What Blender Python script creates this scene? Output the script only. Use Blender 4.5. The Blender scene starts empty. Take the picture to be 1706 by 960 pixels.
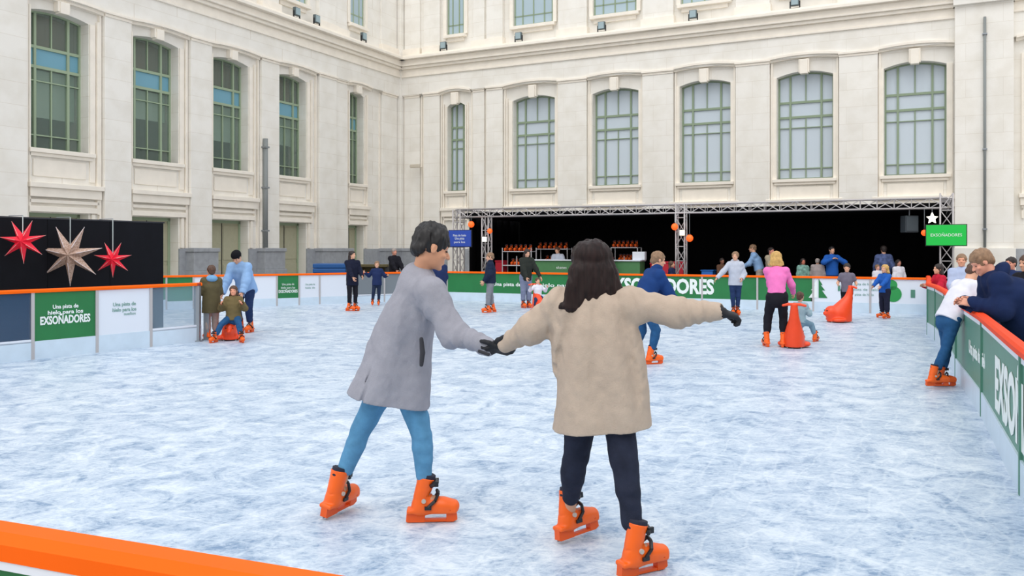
import bpy, bmesh, math, random
import numpy as np
from mathutils import Vector, Matrix

# ------------------------------------------------------------------ camera, sky, light, exposure
F_PX, HZ, CX, EYE = 1414.0, 415.0, 853.0, 1.65
scene = bpy.context.scene
col = scene.collection
cam_data = bpy.data.cameras.new('camera'); cam = bpy.data.objects.new('camera', cam_data); col.objects.link(cam)
cam.location = (0, 0, EYE); cam.rotation_euler = (math.pi/2, 0, 0)
cam_data.sensor_width = 36.0; cam_data.lens = 36.0*F_PX/1706.0
cam_data.shift_y = -(480.0-HZ)/1706.0
cam_data.clip_end = 300; cam_data.clip_start = 0.05
scene.camera = cam
scene.view_settings.view_transform = 'Standard'; scene.view_settings.look = 'None'
scene.view_settings.gamma = 1.0; scene.view_settings.use_curve_mapping = False
scene.view_settings.exposure = 0.0

world = bpy.data.worlds.new('daylight'); scene.world = world; world.use_nodes = True
wn = world.node_tree.nodes; wl = world.node_tree.links
bg = wn['Background']; bg.inputs['Strength'].default_value = 1.13
tc = wn.new('ShaderNodeTexCoord'); sp = wn.new('ShaderNodeSeparateXYZ'); cr = wn.new('ShaderNodeValToRGB')
wl.new(tc.outputs['Generated'], sp.inputs[0]); wl.new(sp.outputs['Z'], cr.inputs[0]); wl.new(cr.outputs[0], bg.inputs['Color'])
cr.color_ramp.elements[0].position = 0.0; cr.color_ramp.elements[0].color = (1.0, 0.965, 0.93, 1)
cr.color_ramp.elements[1].position = 0.7; cr.color_ramp.elements[1].color = (1.0, 1.04, 1.10, 1)
sun_d = bpy.data.lights.new('sun', 'SUN'); sun_d.energy = 1.15; sun_d.angle = math.radians(50); sun_d.color = (1.0, 0.95, 0.88)
sun = bpy.data.objects.new('sun', sun_d); col.objects.link(sun)
sun.rotation_euler = Vector((0.25, 0.62, -1.0)).to_track_quat('-Z', 'Y').to_euler()

# ------------------------------------------------------------------ helpers
def P(x, y, d):
    return np.array([(x-CX)*d/F_PX, d, EYE-(y-HZ)*d/F_PX])
def lin(c):
    r = []
    for v in c[:3]:
        v = v/255.0
        r.append(v/12.92 if v <= 0.04045 else ((v+0.055)/1.055)**2.4)
    return (r[0], r[1], r[2], 1.0)
MATS = {}
def mat(name, rgb, rough=0.6, metal=0.0, var=0.0, vscale=8.0, bump=0.0, bscale=60.0, emit=0.0, coords='Object', spec=0.5, stretch=None, alpha=None):
    if name in MATS: return MATS[name]
    m = bpy.data.materials.new(name); m.use_nodes = True; MATS[name] = m
    n = m.node_tree.nodes; l = m.node_tree.links; b = n['Principled BSDF']
    c = lin(rgb); b.inputs['Base Color'].default_value = c
    b.inputs['Roughness'].default_value = rough; b.inputs['Metallic'].default_value = metal
    b.inputs['Specular IOR Level'].default_value = spec
    if emit: b.inputs['Emission Color'].default_value = c; b.inputs['Emission Strength'].default_value = emit
    if alpha is not None: b.inputs['Alpha'].default_value = alpha
    src = None
    if var or bump:
        t = n.new('ShaderNodeTexCoord'); mp = n.new('ShaderNodeMapping'); l.new(t.outputs[coords], mp.inputs[0])
        if stretch: mp.inputs['Scale'].default_value = stretch
        src = mp.outputs[0]
    if var:
        ns = n.new('ShaderNodeTexNoise'); ns.inputs['Scale'].default_value = vscale; ns.inputs['Detail'].default_value = 5
        l.new(src, ns.inputs['Vector'])
        r = n.new('ShaderNodeValToRGB'); l.new(ns.outputs[0], r.inputs[0])
        r.color_ramp.elements[0].position = 0.3; r.color_ramp.elements[1].position = 0.7
        r.color_ramp.elements[0].color = tuple(v*(1-var) for v in c[:3])+(1,)
        r.color_ramp.elements[1].color = tuple(min(1, v*(1+var)) for v in c[:3])+(1,)
        l.new(r.outputs[0], b.inputs['Base Color'])
    if bump:
        nb = n.new('ShaderNodeTexNoise'); nb.inputs['Scale'].default_value = bscale; nb.inputs['Detail'].default_value = 4
        l.new(src, nb.inputs['Vector'])
        bp = n.new('ShaderNodeBump'); bp.inputs['Strength'].default_value = bump; bp.inputs['Distance'].default_value = 0.01
        l.new(nb.outputs[0], bp.inputs['Height']); l.new(bp.outputs[0], b.inputs['Normal'])
    return m
def tag(o, label=None, cat=None, group=None, kind=None):
    if label: o['label'] = label
    if cat: o['category'] = cat
    if group: o['group'] = group
    if kind: o['kind'] = kind
    return o
def empty(name, loc, label, cat, group=None, rotz=0.0):
    o = bpy.data.objects.new(name, None); col.objects.link(o); o.location = tuple(float(v) for v in loc); o.rotation_euler = (0, 0, rotz)
    o.empty_display_size = 0.1
    return tag(o, label, cat, group)
def link_mesh(name, me, m, parent=None, loc=None):
    o = bpy.data.objects.new(name, me); col.objects.link(o)
    if m is not None and not me.materials: me.materials.append(m)
    if parent is not None: o.parent = parent
    if loc is not None: o.location = tuple(float(v) for v in loc)
    return o

class MB:
    """collects simple shapes; build() links them as one mesh object"""
    def __init__(s, tf=None): s.v = []; s.f = []; s.tf = tf
    def add(s, vs, fs):
        k = len(s.v)
        s.v += [s.tf(v) if s.tf else tuple(v) for v in vs]; s.f += [tuple(i+k for i in f) for f in fs]; return s
    def box(s, x0, x1, y0, y1, z0, z1):
        vs = [(x0,y0,z0),(x1,y0,z0),(x1,y1,z0),(x0,y1,z0),(x0,y0,z1),(x1,y0,z1),(x1,y1,z1),(x0,y1,z1)]
        return s.add(vs, [(0,3,2,1),(4,5,6,7),(0,1,5,4),(1,2,6,5),(2,3,7,6),(3,0,4,7)])
    def obox(s, c, ax, ay, az):
        c, ax, ay, az = [np.array(v, float) for v in (c, ax, ay, az)]
        vs = [c+i*ax+j*ay+k*az for k in (-1,1) for (i,j) in ((-1,-1),(1,-1),(1,1),(-1,1))]
        return s.add(vs, [(0,3,2,1),(4,5,6,7),(0,1,5,4),(1,2,6,5),(2,3,7,6),(3,0,4,7)])
    def prism(s, poly, y0, y1):           # polygon in local x,z pushed from y0 to y1
        n = len(poly)
        vs = [(p[0], y0, p[1]) for p in poly]+[(p[0], y1, p[1]) for p in poly]
        return s.add(vs, [tuple(range(n)), tuple(range(2*n-1, n-1, -1))]+[(i, i+n, (i+1) % n+n, (i+1) % n) for i in range(n)])
    def strip(s, top, bot, y0, y1):       # band between two polylines in x,z, pushed y0..y1
        for i in range(len(top)-1):
            s.prism([bot[i], bot[i+1], top[i+1], top[i]], y0, y1)
        return s
    def tube(s, a, b, r0, r1=None, n=8, caps=True):
        a = np.array(a, float); b = np.array(b, float); r1 = r0 if r1 is None else r1
        d = b-a; L = np.linalg.norm(d)
        if L < 1e-6: return s
        d /= L; t = np.array([0,0,1.0]) if abs(d[2]) < .9 else np.array([1.0,0,0])
        u = np.cross(d, t); u /= np.linalg.norm(u); w = np.cross(d, u)
        vs = []
        for c, r in ((a, r0), (b, r1)):
            for i in range(n):
                an = 2*math.pi*i/n; vs.append(c+r*(math.cos(an)*u+math.sin(an)*w))
        fs = [(i, (i+1) % n, n+(i+1) % n, n+i) for i in range(n)]
        if caps: fs += [tuple(range(n-1, -1, -1)), tuple(range(n, 2*n))]
        return s.add(vs, fs)
    def path(s, pts, r, n=8):
        for i in range(len(pts)-1): s.tube(pts[i], pts[i+1], r, n=n)
        return s
    def lathe(s, prof, c=(0,0,0), n=20):
        vs = [(c[0]+r*math.cos(2*math.pi*i/n), c[1]+r*math.sin(2*math.pi*i/n), c[2]+z) for r, z in prof for i in range(n)]
        fs = []
        for j in range(len(prof)-1):
            for i in range(n):
                fs.append((j*n+i, j*n+(i+1) % n, (j+1)*n+(i+1) % n, (j+1)*n+i))
        fs += [tuple(range(n-1, -1, -1)), tuple(range((len(prof)-1)*n, len(prof)*n))]
        return s.add(vs, fs)
    def sphere(s, c, r, n=12, sx=1, sy=1, sz=1):
        vs = [(c[0], c[1], c[2]-r*sz)]
        for j in range(1, n//2):
            a = -math.pi/2+math.pi*j/(n//2)
            for i in range(n): vs.append((c[0]+r*sx*math.cos(a)*math.cos(2*math.pi*i/n), c[1]+r*sy*math.cos(a)*math.sin(2*math.pi*i/n), c[2]+r*sz*math.sin(a)))
        vs.append((c[0], c[1], c[2]+r*sz)); fs = []; J = n//2-1
        for i in range(n):
            fs.append((0, 1+(i+1) % n, 1+i)); fs.append((1+(J-1)*n+i, 1+(J-1)*n+(i+1) % n, len(vs)-1))
            for j in range(J-1): fs.append((1+j*n+i, 1+j*n+(i+1) % n, 1+(j+1)*n+(i+1) % n, 1+(j+1)*n+i))
        return s.add(vs, fs)
    def build(s, name, m, parent=None, smooth=False, bevel=0.0, loc=None, base=None):
        me = bpy.data.meshes.new(name)
        v = np.array(s.v, float)
        if base is not None: v = v-np.array(base, float)
        me.from_pydata([tuple(p) for p in v.tolist()], [], s.f)
        bm = bmesh.new(); bm.from_mesh(me); bmesh.ops.recalc_face_normals(bm, faces=bm.faces); bm.to_mesh(me); bm.free()
        if smooth:
            me.polygons.foreach_set('use_smooth', [True]*len(me.polygons))
        o = link_mesh(name, me, m, parent, loc)
        if bevel:
            bv = o.modifiers.new('bevel', 'BEVEL'); bv.width = bevel; bv.segments = 2; bv.limit_method = 'ANGLE'
        return o
def text(name, body, size, m, parent, loc, xdir, up=(0,0,1), bold=0.0, width=None, italic=0.0, align='CENTER', ext=0.002):
    cu = bpy.data.curves.new(name, 'FONT'); cu.body = body; cu.size = size; cu.align_x = align; cu.align_y = 'CENTER'
    cu.extrude = ext; cu.offset = bold; cu.shear = italic; cu.resolution_u = 3
    o = bpy.data.objects.new(name, cu); col.objects.link(o); cu.materials.append(m)
    x = Vector(xdir).normalized(); z = Vector(up).normalized(); nrm = x.cross(z)   # text faces along x cross up
    sx = 1.0
    if width:
        bpy.context.view_layer.update(); w = o.dimensions.x
        if w > 0: sx = width/w
    M = Matrix((x*sx, z, nrm)).transposed().to_4x4(); M.translation = Vector(loc)
    bpy.context.view_layer.update()
    me = bpy.data.meshes.new_from_object(o.evaluated_get(bpy.context.evaluated_depsgraph_get()))
    bpy.data.objects.remove(o); o = bpy.data.objects.new(name, me); col.objects.link(o)
    if parent is not None:
        o.parent = parent; bpy.context.view_layer.update(); M = parent.matrix_world.inverted() @ M
    o.matrix_local = M
    return o

# ------------------------------------------------------------------ solid-field modelling (distance fields meshed with surface nets)
def surfnet(F, org, h):
    s = F < 0
    c = s.astype(np.int8)
    tot = (c[:-1,:-1,:-1]+c[1:,:-1,:-1]+c[:-1,1:,:-1]+c[1:,1:,:-1]+c[:-1,:-1,1:]+c[1:,:-1,1:]+c[:-1,1:,1:]+c[1:,1:,1:])
    act = (tot > 0) & (tot < 8)
    I, J, K = np.nonzero(act)
    if len(I) == 0: return np.zeros((0,3)), np.zeros((0,4), int)
    idx = np.full(act.shape, -1, np.int32); idx[I,J,K] = np.arange(len(I), dtype=np.int32)
    acc = np.zeros((len(I),3), np.float32); cnt = np.zeros(len(I), np.float32)
    cs = [(a,b,g) for a in (0,1) for b in (0,1) for g in (0,1)]
    for p in cs:
        for ax in range(3):
            if p[ax]: continue
            q = list(p); q[ax] = 1
            f0 = F[I+p[0],J+p[1],K+p[2]]; f1 = F[I+q[0],J+q[1],K+q[2]]
            cross = (f0 < 0) != (f1 < 0)
            t = np.where(cross, f0/np.where(cross, f0-f1, 1), 0)
            v = np.array(p, np.float32)[None,:].repeat(len(I),0); v[:,ax] = t
            acc += v*cross[:,None]; cnt += cross
    V = (np.stack([I,J,K],1)+acc/cnt[:,None])*h+org
    Q = []
    for ax in range(3):
        o = [a for a in range(3) if a != ax]
        n = F.shape
        sl0 = [slice(1,-1)]*3; sl1 = [slice(1,-1)]*3
        sl0[ax] = slice(0,-1); sl1[ax] = slice(1,None)
        a, b = s[tuple(sl0)], s[tuple(sl1)]
        X = np.nonzero(a != b)
        inside = a[X]
        B = [x.copy() for x in X]
        for k in o: B[k] = B[k]+1
        def cell(d0, d1):
            C = [x.copy() for x in B]; C[o[0]] -= d0; C[o[1]] -= d1
            return idx[C[0],C[1],C[2]]
        q = np.stack([cell(1,1), cell(0,1), cell(0,0), cell(1,0)],1)
        flip = inside if ax != 1 else ~inside
        q[~flip] = q[~flip][:,::-1]
        Q.append(q)
    Q = np.concatenate(Q); Q = Q[(Q >= 0).all(1)]
    return V, Q
_R = np.random.RandomState(7).rand(32,32,32).astype(np.float32)
def vnoise(X, Y, Z):
    def sm(t): return t*t*(3-2*t)
    xi, yi, zi = np.floor(X).astype(int), np.floor(Y).astype(int), np.floor(Z).astype(int)
    fx, fy, fz = sm(X-xi), sm(Y-yi), sm(Z-zi)
    r = 0
    for a in (0,1):
        for b in (0,1):
            for g in (0,1):
                w = (fx if a else 1-fx)*(fy if b else 1-fy)*(fz if g else 1-fz)
                r = r+w*_R[(xi+a)%32,(yi+b)%32,(zi+g)%32]
    return r-0.5
class Vol:
    def __init__(s, lo, hi, h):
        s.h = h; s.org = np.array(lo, float)-2*h
        n = np.ceil((np.array(hi, float)+2*h-s.org)/h).astype(int)+1
        s.F = np.full(tuple(n), 0.2, np.float32); s.n = n
    def region(s, lo, hi, pad):
        a = np.clip(np.floor((np.array(lo)-pad-s.org)/s.h).astype(int), 0, s.n); b = np.clip(np.ceil((np.array(hi)+pad-s.org)/s.h).astype(int)+1, 0, s.n)
        if (b <= a).any(): return None
        sl = tuple(slice(i, j) for i, j in zip(a, b))
        ax = [(s.org[i]+s.h*np.arange(a[i], b[i])).astype(np.float32) for i in range(3)]
        return sl, ax[0][:,None,None], ax[1][None,:,None], ax[2][None,None,:]
    def comb(s, sl, d, k, op):
        F = s.F[sl]
        if op == 'u':
            if k > 0:
                e = np.maximum(k-np.abs(F-d), 0)/k; s.F[sl] = np.minimum(F, d)-e*e*k*.25
            else: s.F[sl] = np.minimum(F, d)
        else:
            if k > 0:
                e = np.maximum(k-np.abs(F+d), 0)/k; s.F[sl] = np.maximum(F, -d)+e*e*k*.25
            else: s.F[sl] = np.maximum(F, -d)
    def cone(s, a, b, ra, rb, k=0.01, op='u'):
        a = np.array(a, float); b = np.array(b, float); m = max(ra, rb)
        R = s.region(np.minimum(a, b)-m, np.maximum(a, b)+m, k+2*s.h)
        if R is None: return s
        sl, X, Y, Z = R; ab = b-a; L = float(ab@ab)+1e-12
        t = np.clip(((X-a[0])*ab[0]+(Y-a[1])*ab[1]+(Z-a[2])*ab[2])/L, 0, 1)
        d = np.sqrt((X-a[0]-t*ab[0])**2+(Y-a[1]-t*ab[1])**2+(Z-a[2]-t*ab[2])**2)-(ra+(rb-ra)*t)
        s.comb(sl, d, k, op); return s
    def chain(s, pts, rs, k=0.01, op='u'):
        for i in range(len(pts)-1): s.cone(pts[i], pts[i+1], rs[i], rs[i+1], k, op)
        return s
    def ell(s, c, rad, fr=None, k=0.01, op='u'):
        c = np.array(c, float); m = max(rad); fr = np.eye(3) if fr is None else fr
        R = s.region(c-m, c+m, k+2*s.h)
        if R is None: return s
        sl, X, Y, Z = R; q = [(X-c[0])*f[0]+(Y-c[1])*f[1]+(Z-c[2])*f[2] for f in fr]
        k0 = np.sqrt(sum((q[i]/rad[i])**2 for i in range(3))); k1 = np.sqrt(sum((q[i]/rad[i]**2)**2 for i in range(3)))
        s.comb(sl, k0*(k0-1)/np.maximum(k1, 1e-6), k, op); return s
    def rbox(s, c, half, rnd=0.01, fr=None, k=0.0, op='u'):
        c = np.array(c, float); m = float(np.linalg.norm(half)); fr = np.eye(3) if fr is None else fr
        R = s.region(c-m, c+m, k+2*s.h)
        if R is None: return s
        sl, X, Y, Z = R
        q = [np.abs((X-c[0])*f[0]+(Y-c[1])*f[1]+(Z-c[2])*f[2])-half[i]+rnd for i, f in enumerate(fr)]
        d = np.sqrt(sum(np.maximum(v, 0)**2 for v in q))+np.minimum(np.maximum(q[0], np.maximum(q[1], q[2])), 0)-rnd
        s.comb(sl, d, k, op); return s
    def loft(s, cs, rx, ry, X0, k=0.02, op='u', flat0=False, flat1=False, wr=None):
        """elliptic sections cs with half-widths rx along X0, ry across; spine through cs"""
        cs = [np.array(c, float) for c in cs]; m = max(max(rx), max(ry))
        lo = np.min(cs, 0)-m; hi = np.max(cs, 0)+m
        R = s.region(lo, hi, k+2*s.h)
        if R is None: return s
        sl, X, Y, Z = R; c0 = cs[0]; ab = cs[-1]-c0; L = np.linalg.norm(ab); z = ab/L
        x = X0-z*(X0@z); x /= np.linalg.norm(x); y = np.cross(z, x); nt = 96
        wi = np.array([(c-c0)@z for c in cs]); wt = np.linspace(0, L, nt)
        def tab(vals, bl):
            q = np.interp(wt, wi, vals)
            for _ in range(2):
                e_ = np.concatenate([2*q[0]-q[bl:0:-1], q, 2*q[-1]-q[-2:-bl-2:-1]]); q = np.convolve(e_, np.ones(2*bl+1)/(2*bl+1), 'valid')
            return q
        T = [tab([(c-c0)@x for c in cs], 5), tab([(c-c0)@y for c in cs], 5), tab(rx, 5), tab(ry, 5)]
        dx, dy, dz = X-c0[0], Y-c0[1], Z-c0[2]
        w = dx*z[0]+dy*z[1]+dz*z[2]; wc = np.clip(w, 0, L); e = w-wc
        ox, oy, rxx, ryy = [np.interp(wc, wt, q).astype(np.float32) for q in T]
        u = dx*x[0]+dy*x[1]+dz*x[2]-ox; v = dx*y[0]+dy*y[1]+dz*y[2]-oy
        rm = np.minimum(rxx, ryy)
        best = (np.sqrt((u/rxx)**2+(v/ryy)**2+(e/rm)**2)-1)*rm
        if flat0: best = np.maximum(best, -w)
        if flat1: best = np.maximum(best, w-L)
        s.comb(sl, best, k, op); return s
    def plane(s, p, n):                    # keep the side where (x-p).n < 0
        p = np.array(p, float); n = np.array(n, float); n /= np.linalg.norm(n)
        ax = [(s.org[i]+s.h*np.arange(s.n[i])).astype(np.float32) for i in range(3)]
        d = (ax[0][:,None,None]-p[0])*n[0]+(ax[1][None,:,None]-p[1])*n[1]+(ax[2][None,None,:]-p[2])*n[2]
        s.F = np.maximum(s.F, d); return s
    def wrinkle(s, amp, sx, sy, sz, seed=0.0, ridge=False):
        ax = [(s.org[i]+s.h*np.arange(s.n[i])).astype(np.float32) for i in range(3)]
        near = np.abs(s.F) < 0.05
        I, J, K = np.nonzero(near)
        x, y, z = ax[0][I], ax[1][J], ax[2][K]
        n = vnoise(x*sx+seed, y*sy+seed*1.7, z*sz+seed*.3)+.5*vnoise(x*sx*2.1+seed, y*sy*2.1, z*sz*2.1+seed)
        if ridge: n = .5-np.abs(n)*2
        s.F[I,J,K] += (amp*n).astype(np.float32); return s
    def drape(s, apex, xd, n, amp, wid=.32, seed=0.0, z1=.75):
        """folds that fan out from apex and deepen towards the hem"""
        ax = [(s.org[i]+s.h*np.arange(s.n[i])).astype(np.float32) for i in range(3)]
        I, J, K = np.nonzero(np.abs(s.F) < 0.06)
        x, y, z = ax[0][I]-apex[0], ax[1][J]-apex[1], apex[2]-ax[2][K]
        u = x*xd[0]+y*xd[1]; v = -x*xd[1]+y*xd[0]
        th = u/(z+.25)*2.2+np.sign(v)*.7
        ph = n*th+5*vnoise(x*3+seed, y*3+seed, z*2.2+seed)+seed
        a = np.clip(z/z1, 0, 1)**.7*np.clip((wid-np.abs(u))/.06, 0, 1)*(.6+.8*vnoise(x*4+9+seed, y*4, z*1.5)+.4)
        f = np.sin(ph); f = np.where(f > 0, f, f*1.4)
        s.F[I,J,K] -= (amp*a*f).astype(np.float32); return s
    def creases(s, a, b, n, amp, R, seed=0.0):
        """slanting creases across a sleeve that runs a to b"""
        a = np.array(a); b = np.array(b); ab = b-a; L = np.linalg.norm(ab); z_ = ab/L
        ax = [(s.org[i]+s.h*np.arange(s.n[i])).astype(np.float32) for i in range(3)]
        I, J, K = np.nonzero(np.abs(s.F) < 0.05)
        p = np.stack([ax[0][I], ax[1][J], ax[2][K]], 1)-a
        w = p@z_; rad = np.linalg.norm(p-w[:,None]*z_, axis=1)
        m = np.clip((R-rad)/.03, 0, 1)*np.clip(w/.05, 0, 1)*np.clip((L-w)/.05, 0, 1)
        ph = n*w/L*6.28+(p[:,2])*22+4*vnoise(p[:,0]*7+seed, p[:,1]*7+seed, p[:,2]*7)
        k = np.clip(vnoise(p[:,0]*6+seed*2, p[:,1]*6, p[:,2]*6+seed)*2+.6, 0, 1)
        s.F[I,J,K] += (amp*m*k*np.sin(ph)).astype(np.float32); return s
    def mesh(s, name, m, parent=None, base=(0,0,0)):
        V, Q = surfnet(s.F, s.org, s.h)
        V = V-np.array(base, float)
        me = bpy.data.meshes.new(name)
        me.vertices.add(len(V)); me.vertices.foreach_set('co', V.astype(np.float32).ravel())
        me.loops.add(len(Q)*4); me.loops.foreach_set('vertex_index', Q.astype(np.int32).ravel())
        me.polygons.add(len(Q)); me.polygons.foreach_set('loop_start', np.arange(0, len(Q)*4, 4, dtype=np.int32))
        me.polygons.foreach_set('use_smooth', np.ones(len(Q), bool))
        me.update(calc_edges=True); me.validate()
        return link_mesh(name, me, m, parent)
def nrm(v):
    v = np.array(v, float); return v/np.linalg.norm(v)
# ------------------------------------------------------------------ materials of the place
def stone(name, c, jc):
    m = mat(name, c, 0.85)
    n = m.node_tree.nodes; l = m.node_tree.links; b = n['Principled BSDF']
    t = n.new('ShaderNodeTexCoord'); br = n.new('ShaderNodeTexBrick'); mp = n.new('ShaderNodeMapping')
    sx = n.new('ShaderNodeSeparateXYZ'); cx = n.new('ShaderNodeCombineXYZ'); ad = n.new('ShaderNodeMath'); ad.operation = 'SUBTRACT'
    l.new(t.outputs['Object'], sx.inputs[0]); l.new(sx.outputs['X'], ad.inputs[0]); l.new(sx.outputs['Y'], ad.inputs[1])
    l.new(ad.outputs[0], cx.inputs['X']); l.new(sx.outputs['Z'], cx.inputs['Y']); l.new(cx.outputs[0], br.inputs['Vector'])
    br.inputs['Color1'].default_value = lin(c); br.inputs['Color2'].default_value = lin([v*.985 for v in c]); br.inputs['Mortar'].default_value = lin(jc)
    br.inputs['Scale'].default_value = 1.0; br.inputs['Mortar Size'].default_value = 0.006; br.inputs['Brick Width'].default_value = 1.5; br.inputs['Row Height'].default_value = 0.62
    ns = n.new('ShaderNodeTexNoise'); ns.inputs['Scale'].default_value = 1.6; ns.inputs['Detail'].default_value = 8; l.new(t.outputs['Object'], ns.inputs['Vector'])
    r = n.new('ShaderNodeValToRGB'); l.new(ns.outputs[0], r.inputs[0]); r.color_ramp.elements[0].position = .35; r.color_ramp.elements[0].color = (.93,.92,.90,1)
    r.color_ramp.elements[1].position = .6; r.color_ramp.elements[1].color = (1,1,1,1)
    mx = n.new('ShaderNodeMixRGB'); mx.blend_type = 'MULTIPLY'; mx.inputs[0].default_value = 1
    l.new(br.outputs['Color'], mx.inputs[1]); l.new(r.outputs[0], mx.inputs[2]); l.new(mx.outputs[0], b.inputs['Base Color'])
    n2 = n.new('ShaderNodeTexNoise'); n2.inputs['Scale'].default_value = 30; l.new(t.outputs['Object'], n2.inputs['Vector'])
    bp = n.new('ShaderNodeBump'); bp.inputs['Strength'].default_value = .12; bp.inputs['Distance'].default_value = .02
    l.new(n2.outputs[0], bp.inputs['Height']); l.new(bp.outputs[0], b.inputs['Normal'])
    return m
M_stone = stone('limestone', (243,240,233), (226,220,209))
M_trim = mat('limestone_moulding', (244,237,225), .85, var=.04, vscale=3, bump=.1)
M_grey = mat('grey_granite', (158,162,168), .7, var=.1, vscale=6, bump=.1)
M_frame = mat('green_window_frame', (158,176,148), .5)
M_frameb = mat('green_window_frame_back', (142,160,134), .5)
M_door = mat('olive_door', (178,176,150), .6, var=.04)
M_orange = mat('orange_rail', (250,102,4), .55, var=.03, vscale=3, spec=.15)
M_green = mat('green_banner', (28,118,62), .5, var=.08, vscale=2.5)
M_green_sheen = mat('green_banner_sheen', (84,138,118), .45, var=.08, vscale=2.5)  # banner green made paler: sheen at a slanting view put into the colour
M_white = mat('white_banner', (226,232,242), .5)
M_kick = mat('frosted_kickplate', (205,222,236), .4, var=.05, vscale=4)
M_black = mat('black_cloth', (14,14,17), .95, spec=.1)
M_blackp = mat('black_partition', (16,18,25), .8, var=.15, vscale=3, spec=.2)
M_steel = mat('grey_steel', (150,156,162), .4, metal=.6)
M_alu = mat('aluminium', (190,186,186), .45, metal=.35)
M_text = mat('white_lettering', (235,242,240), .5)
M_dtext = mat('green_lettering', (130,170,160), .5)
M_dark = mat('dark_rubber', (28,28,32), .6)
def clearmat():
    m = bpy.data.materials.new('clear_acrylic'); m.use_nodes = True; n = m.node_tree.nodes; l = m.node_tree.links
    b = n['Principled BSDF']; b.inputs['Base Color'].default_value = lin((150,175,195)); b.inputs['Roughness'].default_value = .12; b.inputs['Alpha'].default_value = .30
    return m
M_clear = clearmat()
def glassmat(name, c, a, rough=.06):
    m = bpy.data.materials.new(name); m.use_nodes = True; b = m.node_tree.nodes['Principled BSDF']
    b.inputs['Base Color'].default_value = lin(c); b.inputs['Roughness'].default_value = rough; b.inputs['Alpha'].default_value = a; b.inputs['Specular IOR Level'].default_value = .5
    return m
M_gback = glassmat('back_window_glass', (226,238,248), .68, .25)
M_gleft = glassmat('left_window_glass', (136,156,146), .30, .1)
M_gblue = glassmat('blue_transom_glass', (128,184,205), .8, .15)
M_curt = mat('pale_curtain', (222,232,240), .9, var=.05, vscale=3, stretch=(6,6,.3))
M_blind = mat('pale_green_blind', (196,220,202), .9)
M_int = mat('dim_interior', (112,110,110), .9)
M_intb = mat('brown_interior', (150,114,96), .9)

def icemat():
    m = bpy.data.materials.new('scratched_ice'); m.use_nodes = True; n = m.node_tree.nodes; l = m.node_tree.links; b = n['Principled BSDF']
    t = n.new('ShaderNodeTexCoord')
    def noise(scale, det, st=(1,1,1), rough=.55, dist=0.0):
        mp = n.new('ShaderNodeMapping'); mp.inputs['Scale'].default_value = st; l.new(t.outputs['Object'], mp.inputs[0])
        x = n.new('ShaderNodeTexNoise'); x.inputs['Scale'].default_value = scale; x.inputs['Detail'].default_value = det; x.inputs['Roughness'].default_value = rough; x.inputs['Distortion'].default_value = dist
        l.new(mp.outputs[0], x.inputs['Vector']); return x.outputs[0]
    a = noise(3.0, 10, (1,1,1), .72, .8); c = noise(11, 7, (1,1.4,1), .75, 1.8); e = noise(.35, 4)
    m1 = n.new('ShaderNodeMath'); m1.operation = 'MULTIPLY_ADD'; m1.inputs[1].default_value = .6; l.new(a, m1.inputs[0])
    m2 = n.new('ShaderNodeMath'); m2.operation = 'MULTIPLY'; m2.inputs[1].default_value = .4; l.new(c, m2.inputs[0]); l.new(m2.outputs[0], m1.inputs[2])
    r = n.new('ShaderNodeValToRGB'); l.new(m1.outputs[0], r.inputs[0]); R = r.color_ramp
    R.elements[0].position = .39; R.elements[0].color = lin((122,150,182)); R.elements[1].position = .59; R.elements[1].color = lin((220,230,240))
    q = R.elements.new(.48); q.color = lin((182,199,218))
    r2 = n.new('ShaderNodeValToRGB'); l.new(e, r2.inputs[0]); r2.color_ramp.elements[0].position = .4; r2.color_ramp.elements[0].color = (.86,.9,.94,1)
    r2.color_ramp.elements[1].position = .58; r2.color_ramp.elements[1].color = (1,1,1,1)
    mx = n.new('ShaderNodeMixRGB'); mx.blend_type = 'MULTIPLY'; mx.inputs[0].default_value = .7; l.new(r.outputs[0], mx.inputs[1]); l.new(r2.outputs[0], mx.inputs[2])
    # blade scratches: thin curved lines
    col_out = mx.outputs[0]
    for k, (sc, ang) in enumerate(((1.3, .5), (1.7, 2.0), (2.3, 1.2))):
        mp = n.new('ShaderNodeMapping'); mp.inputs['Rotation'].default_value = (0,0,ang); mp.inputs['Location'].default_value = (k*3.1, k*1.7, 0); l.new(t.outputs['Object'], mp.inputs[0])
        w = n.new('ShaderNodeTexWave'); w.inputs['Scale'].default_value = sc; w.inputs['Distortion'].default_value = 9; w.inputs['Detail'].default_value = 2; w.inputs['Detail Scale'].default_value = .6
        l.new(mp.outputs[0], w.inputs['Vector'])
        rr = n.new('ShaderNodeValToRGB'); l.new(w.outputs[0], rr.inputs[0]); rr.color_ramp.elements[0].position = .975; rr.color_ramp.elements[0].color = (0,0,0,1); rr.color_ramp.elements[1].position = 1.0; rr.color_ramp.elements[1].color = (.22,.22,.22,1)
        m3 = n.new('ShaderNodeMixRGB'); l.new(rr.outputs[0], m3.inputs[0]); l.new(col_out, m3.inputs[1]); m3.inputs[2].default_value = lin((232,240,246)); col_out = m3.outputs[0]
    l.new(col_out, b.inputs['Base Color'])
    b.inputs['Roughness'].default_value = .42; b.inputs['Specular IOR Level'].default_value = .35
    bp = n.new('ShaderNodeBump'); bp.inputs['Strength'].default_value = .25; bp.inputs['Distance'].default_value = .01; l.new(m1.outputs[0], bp.inputs['Height']); l.new(bp.outputs[0], b.inputs['Normal'])
    return m
# ------------------------------------------------------------------ ground
M_pave = mat('grey_paving', (150,150,150), .9, var=.08, vscale=2)
g = MB().box(-30, 40, -6, 60, -.12, -.02).build('floor_paving', M_pave); tag(g, kind='structure')

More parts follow.
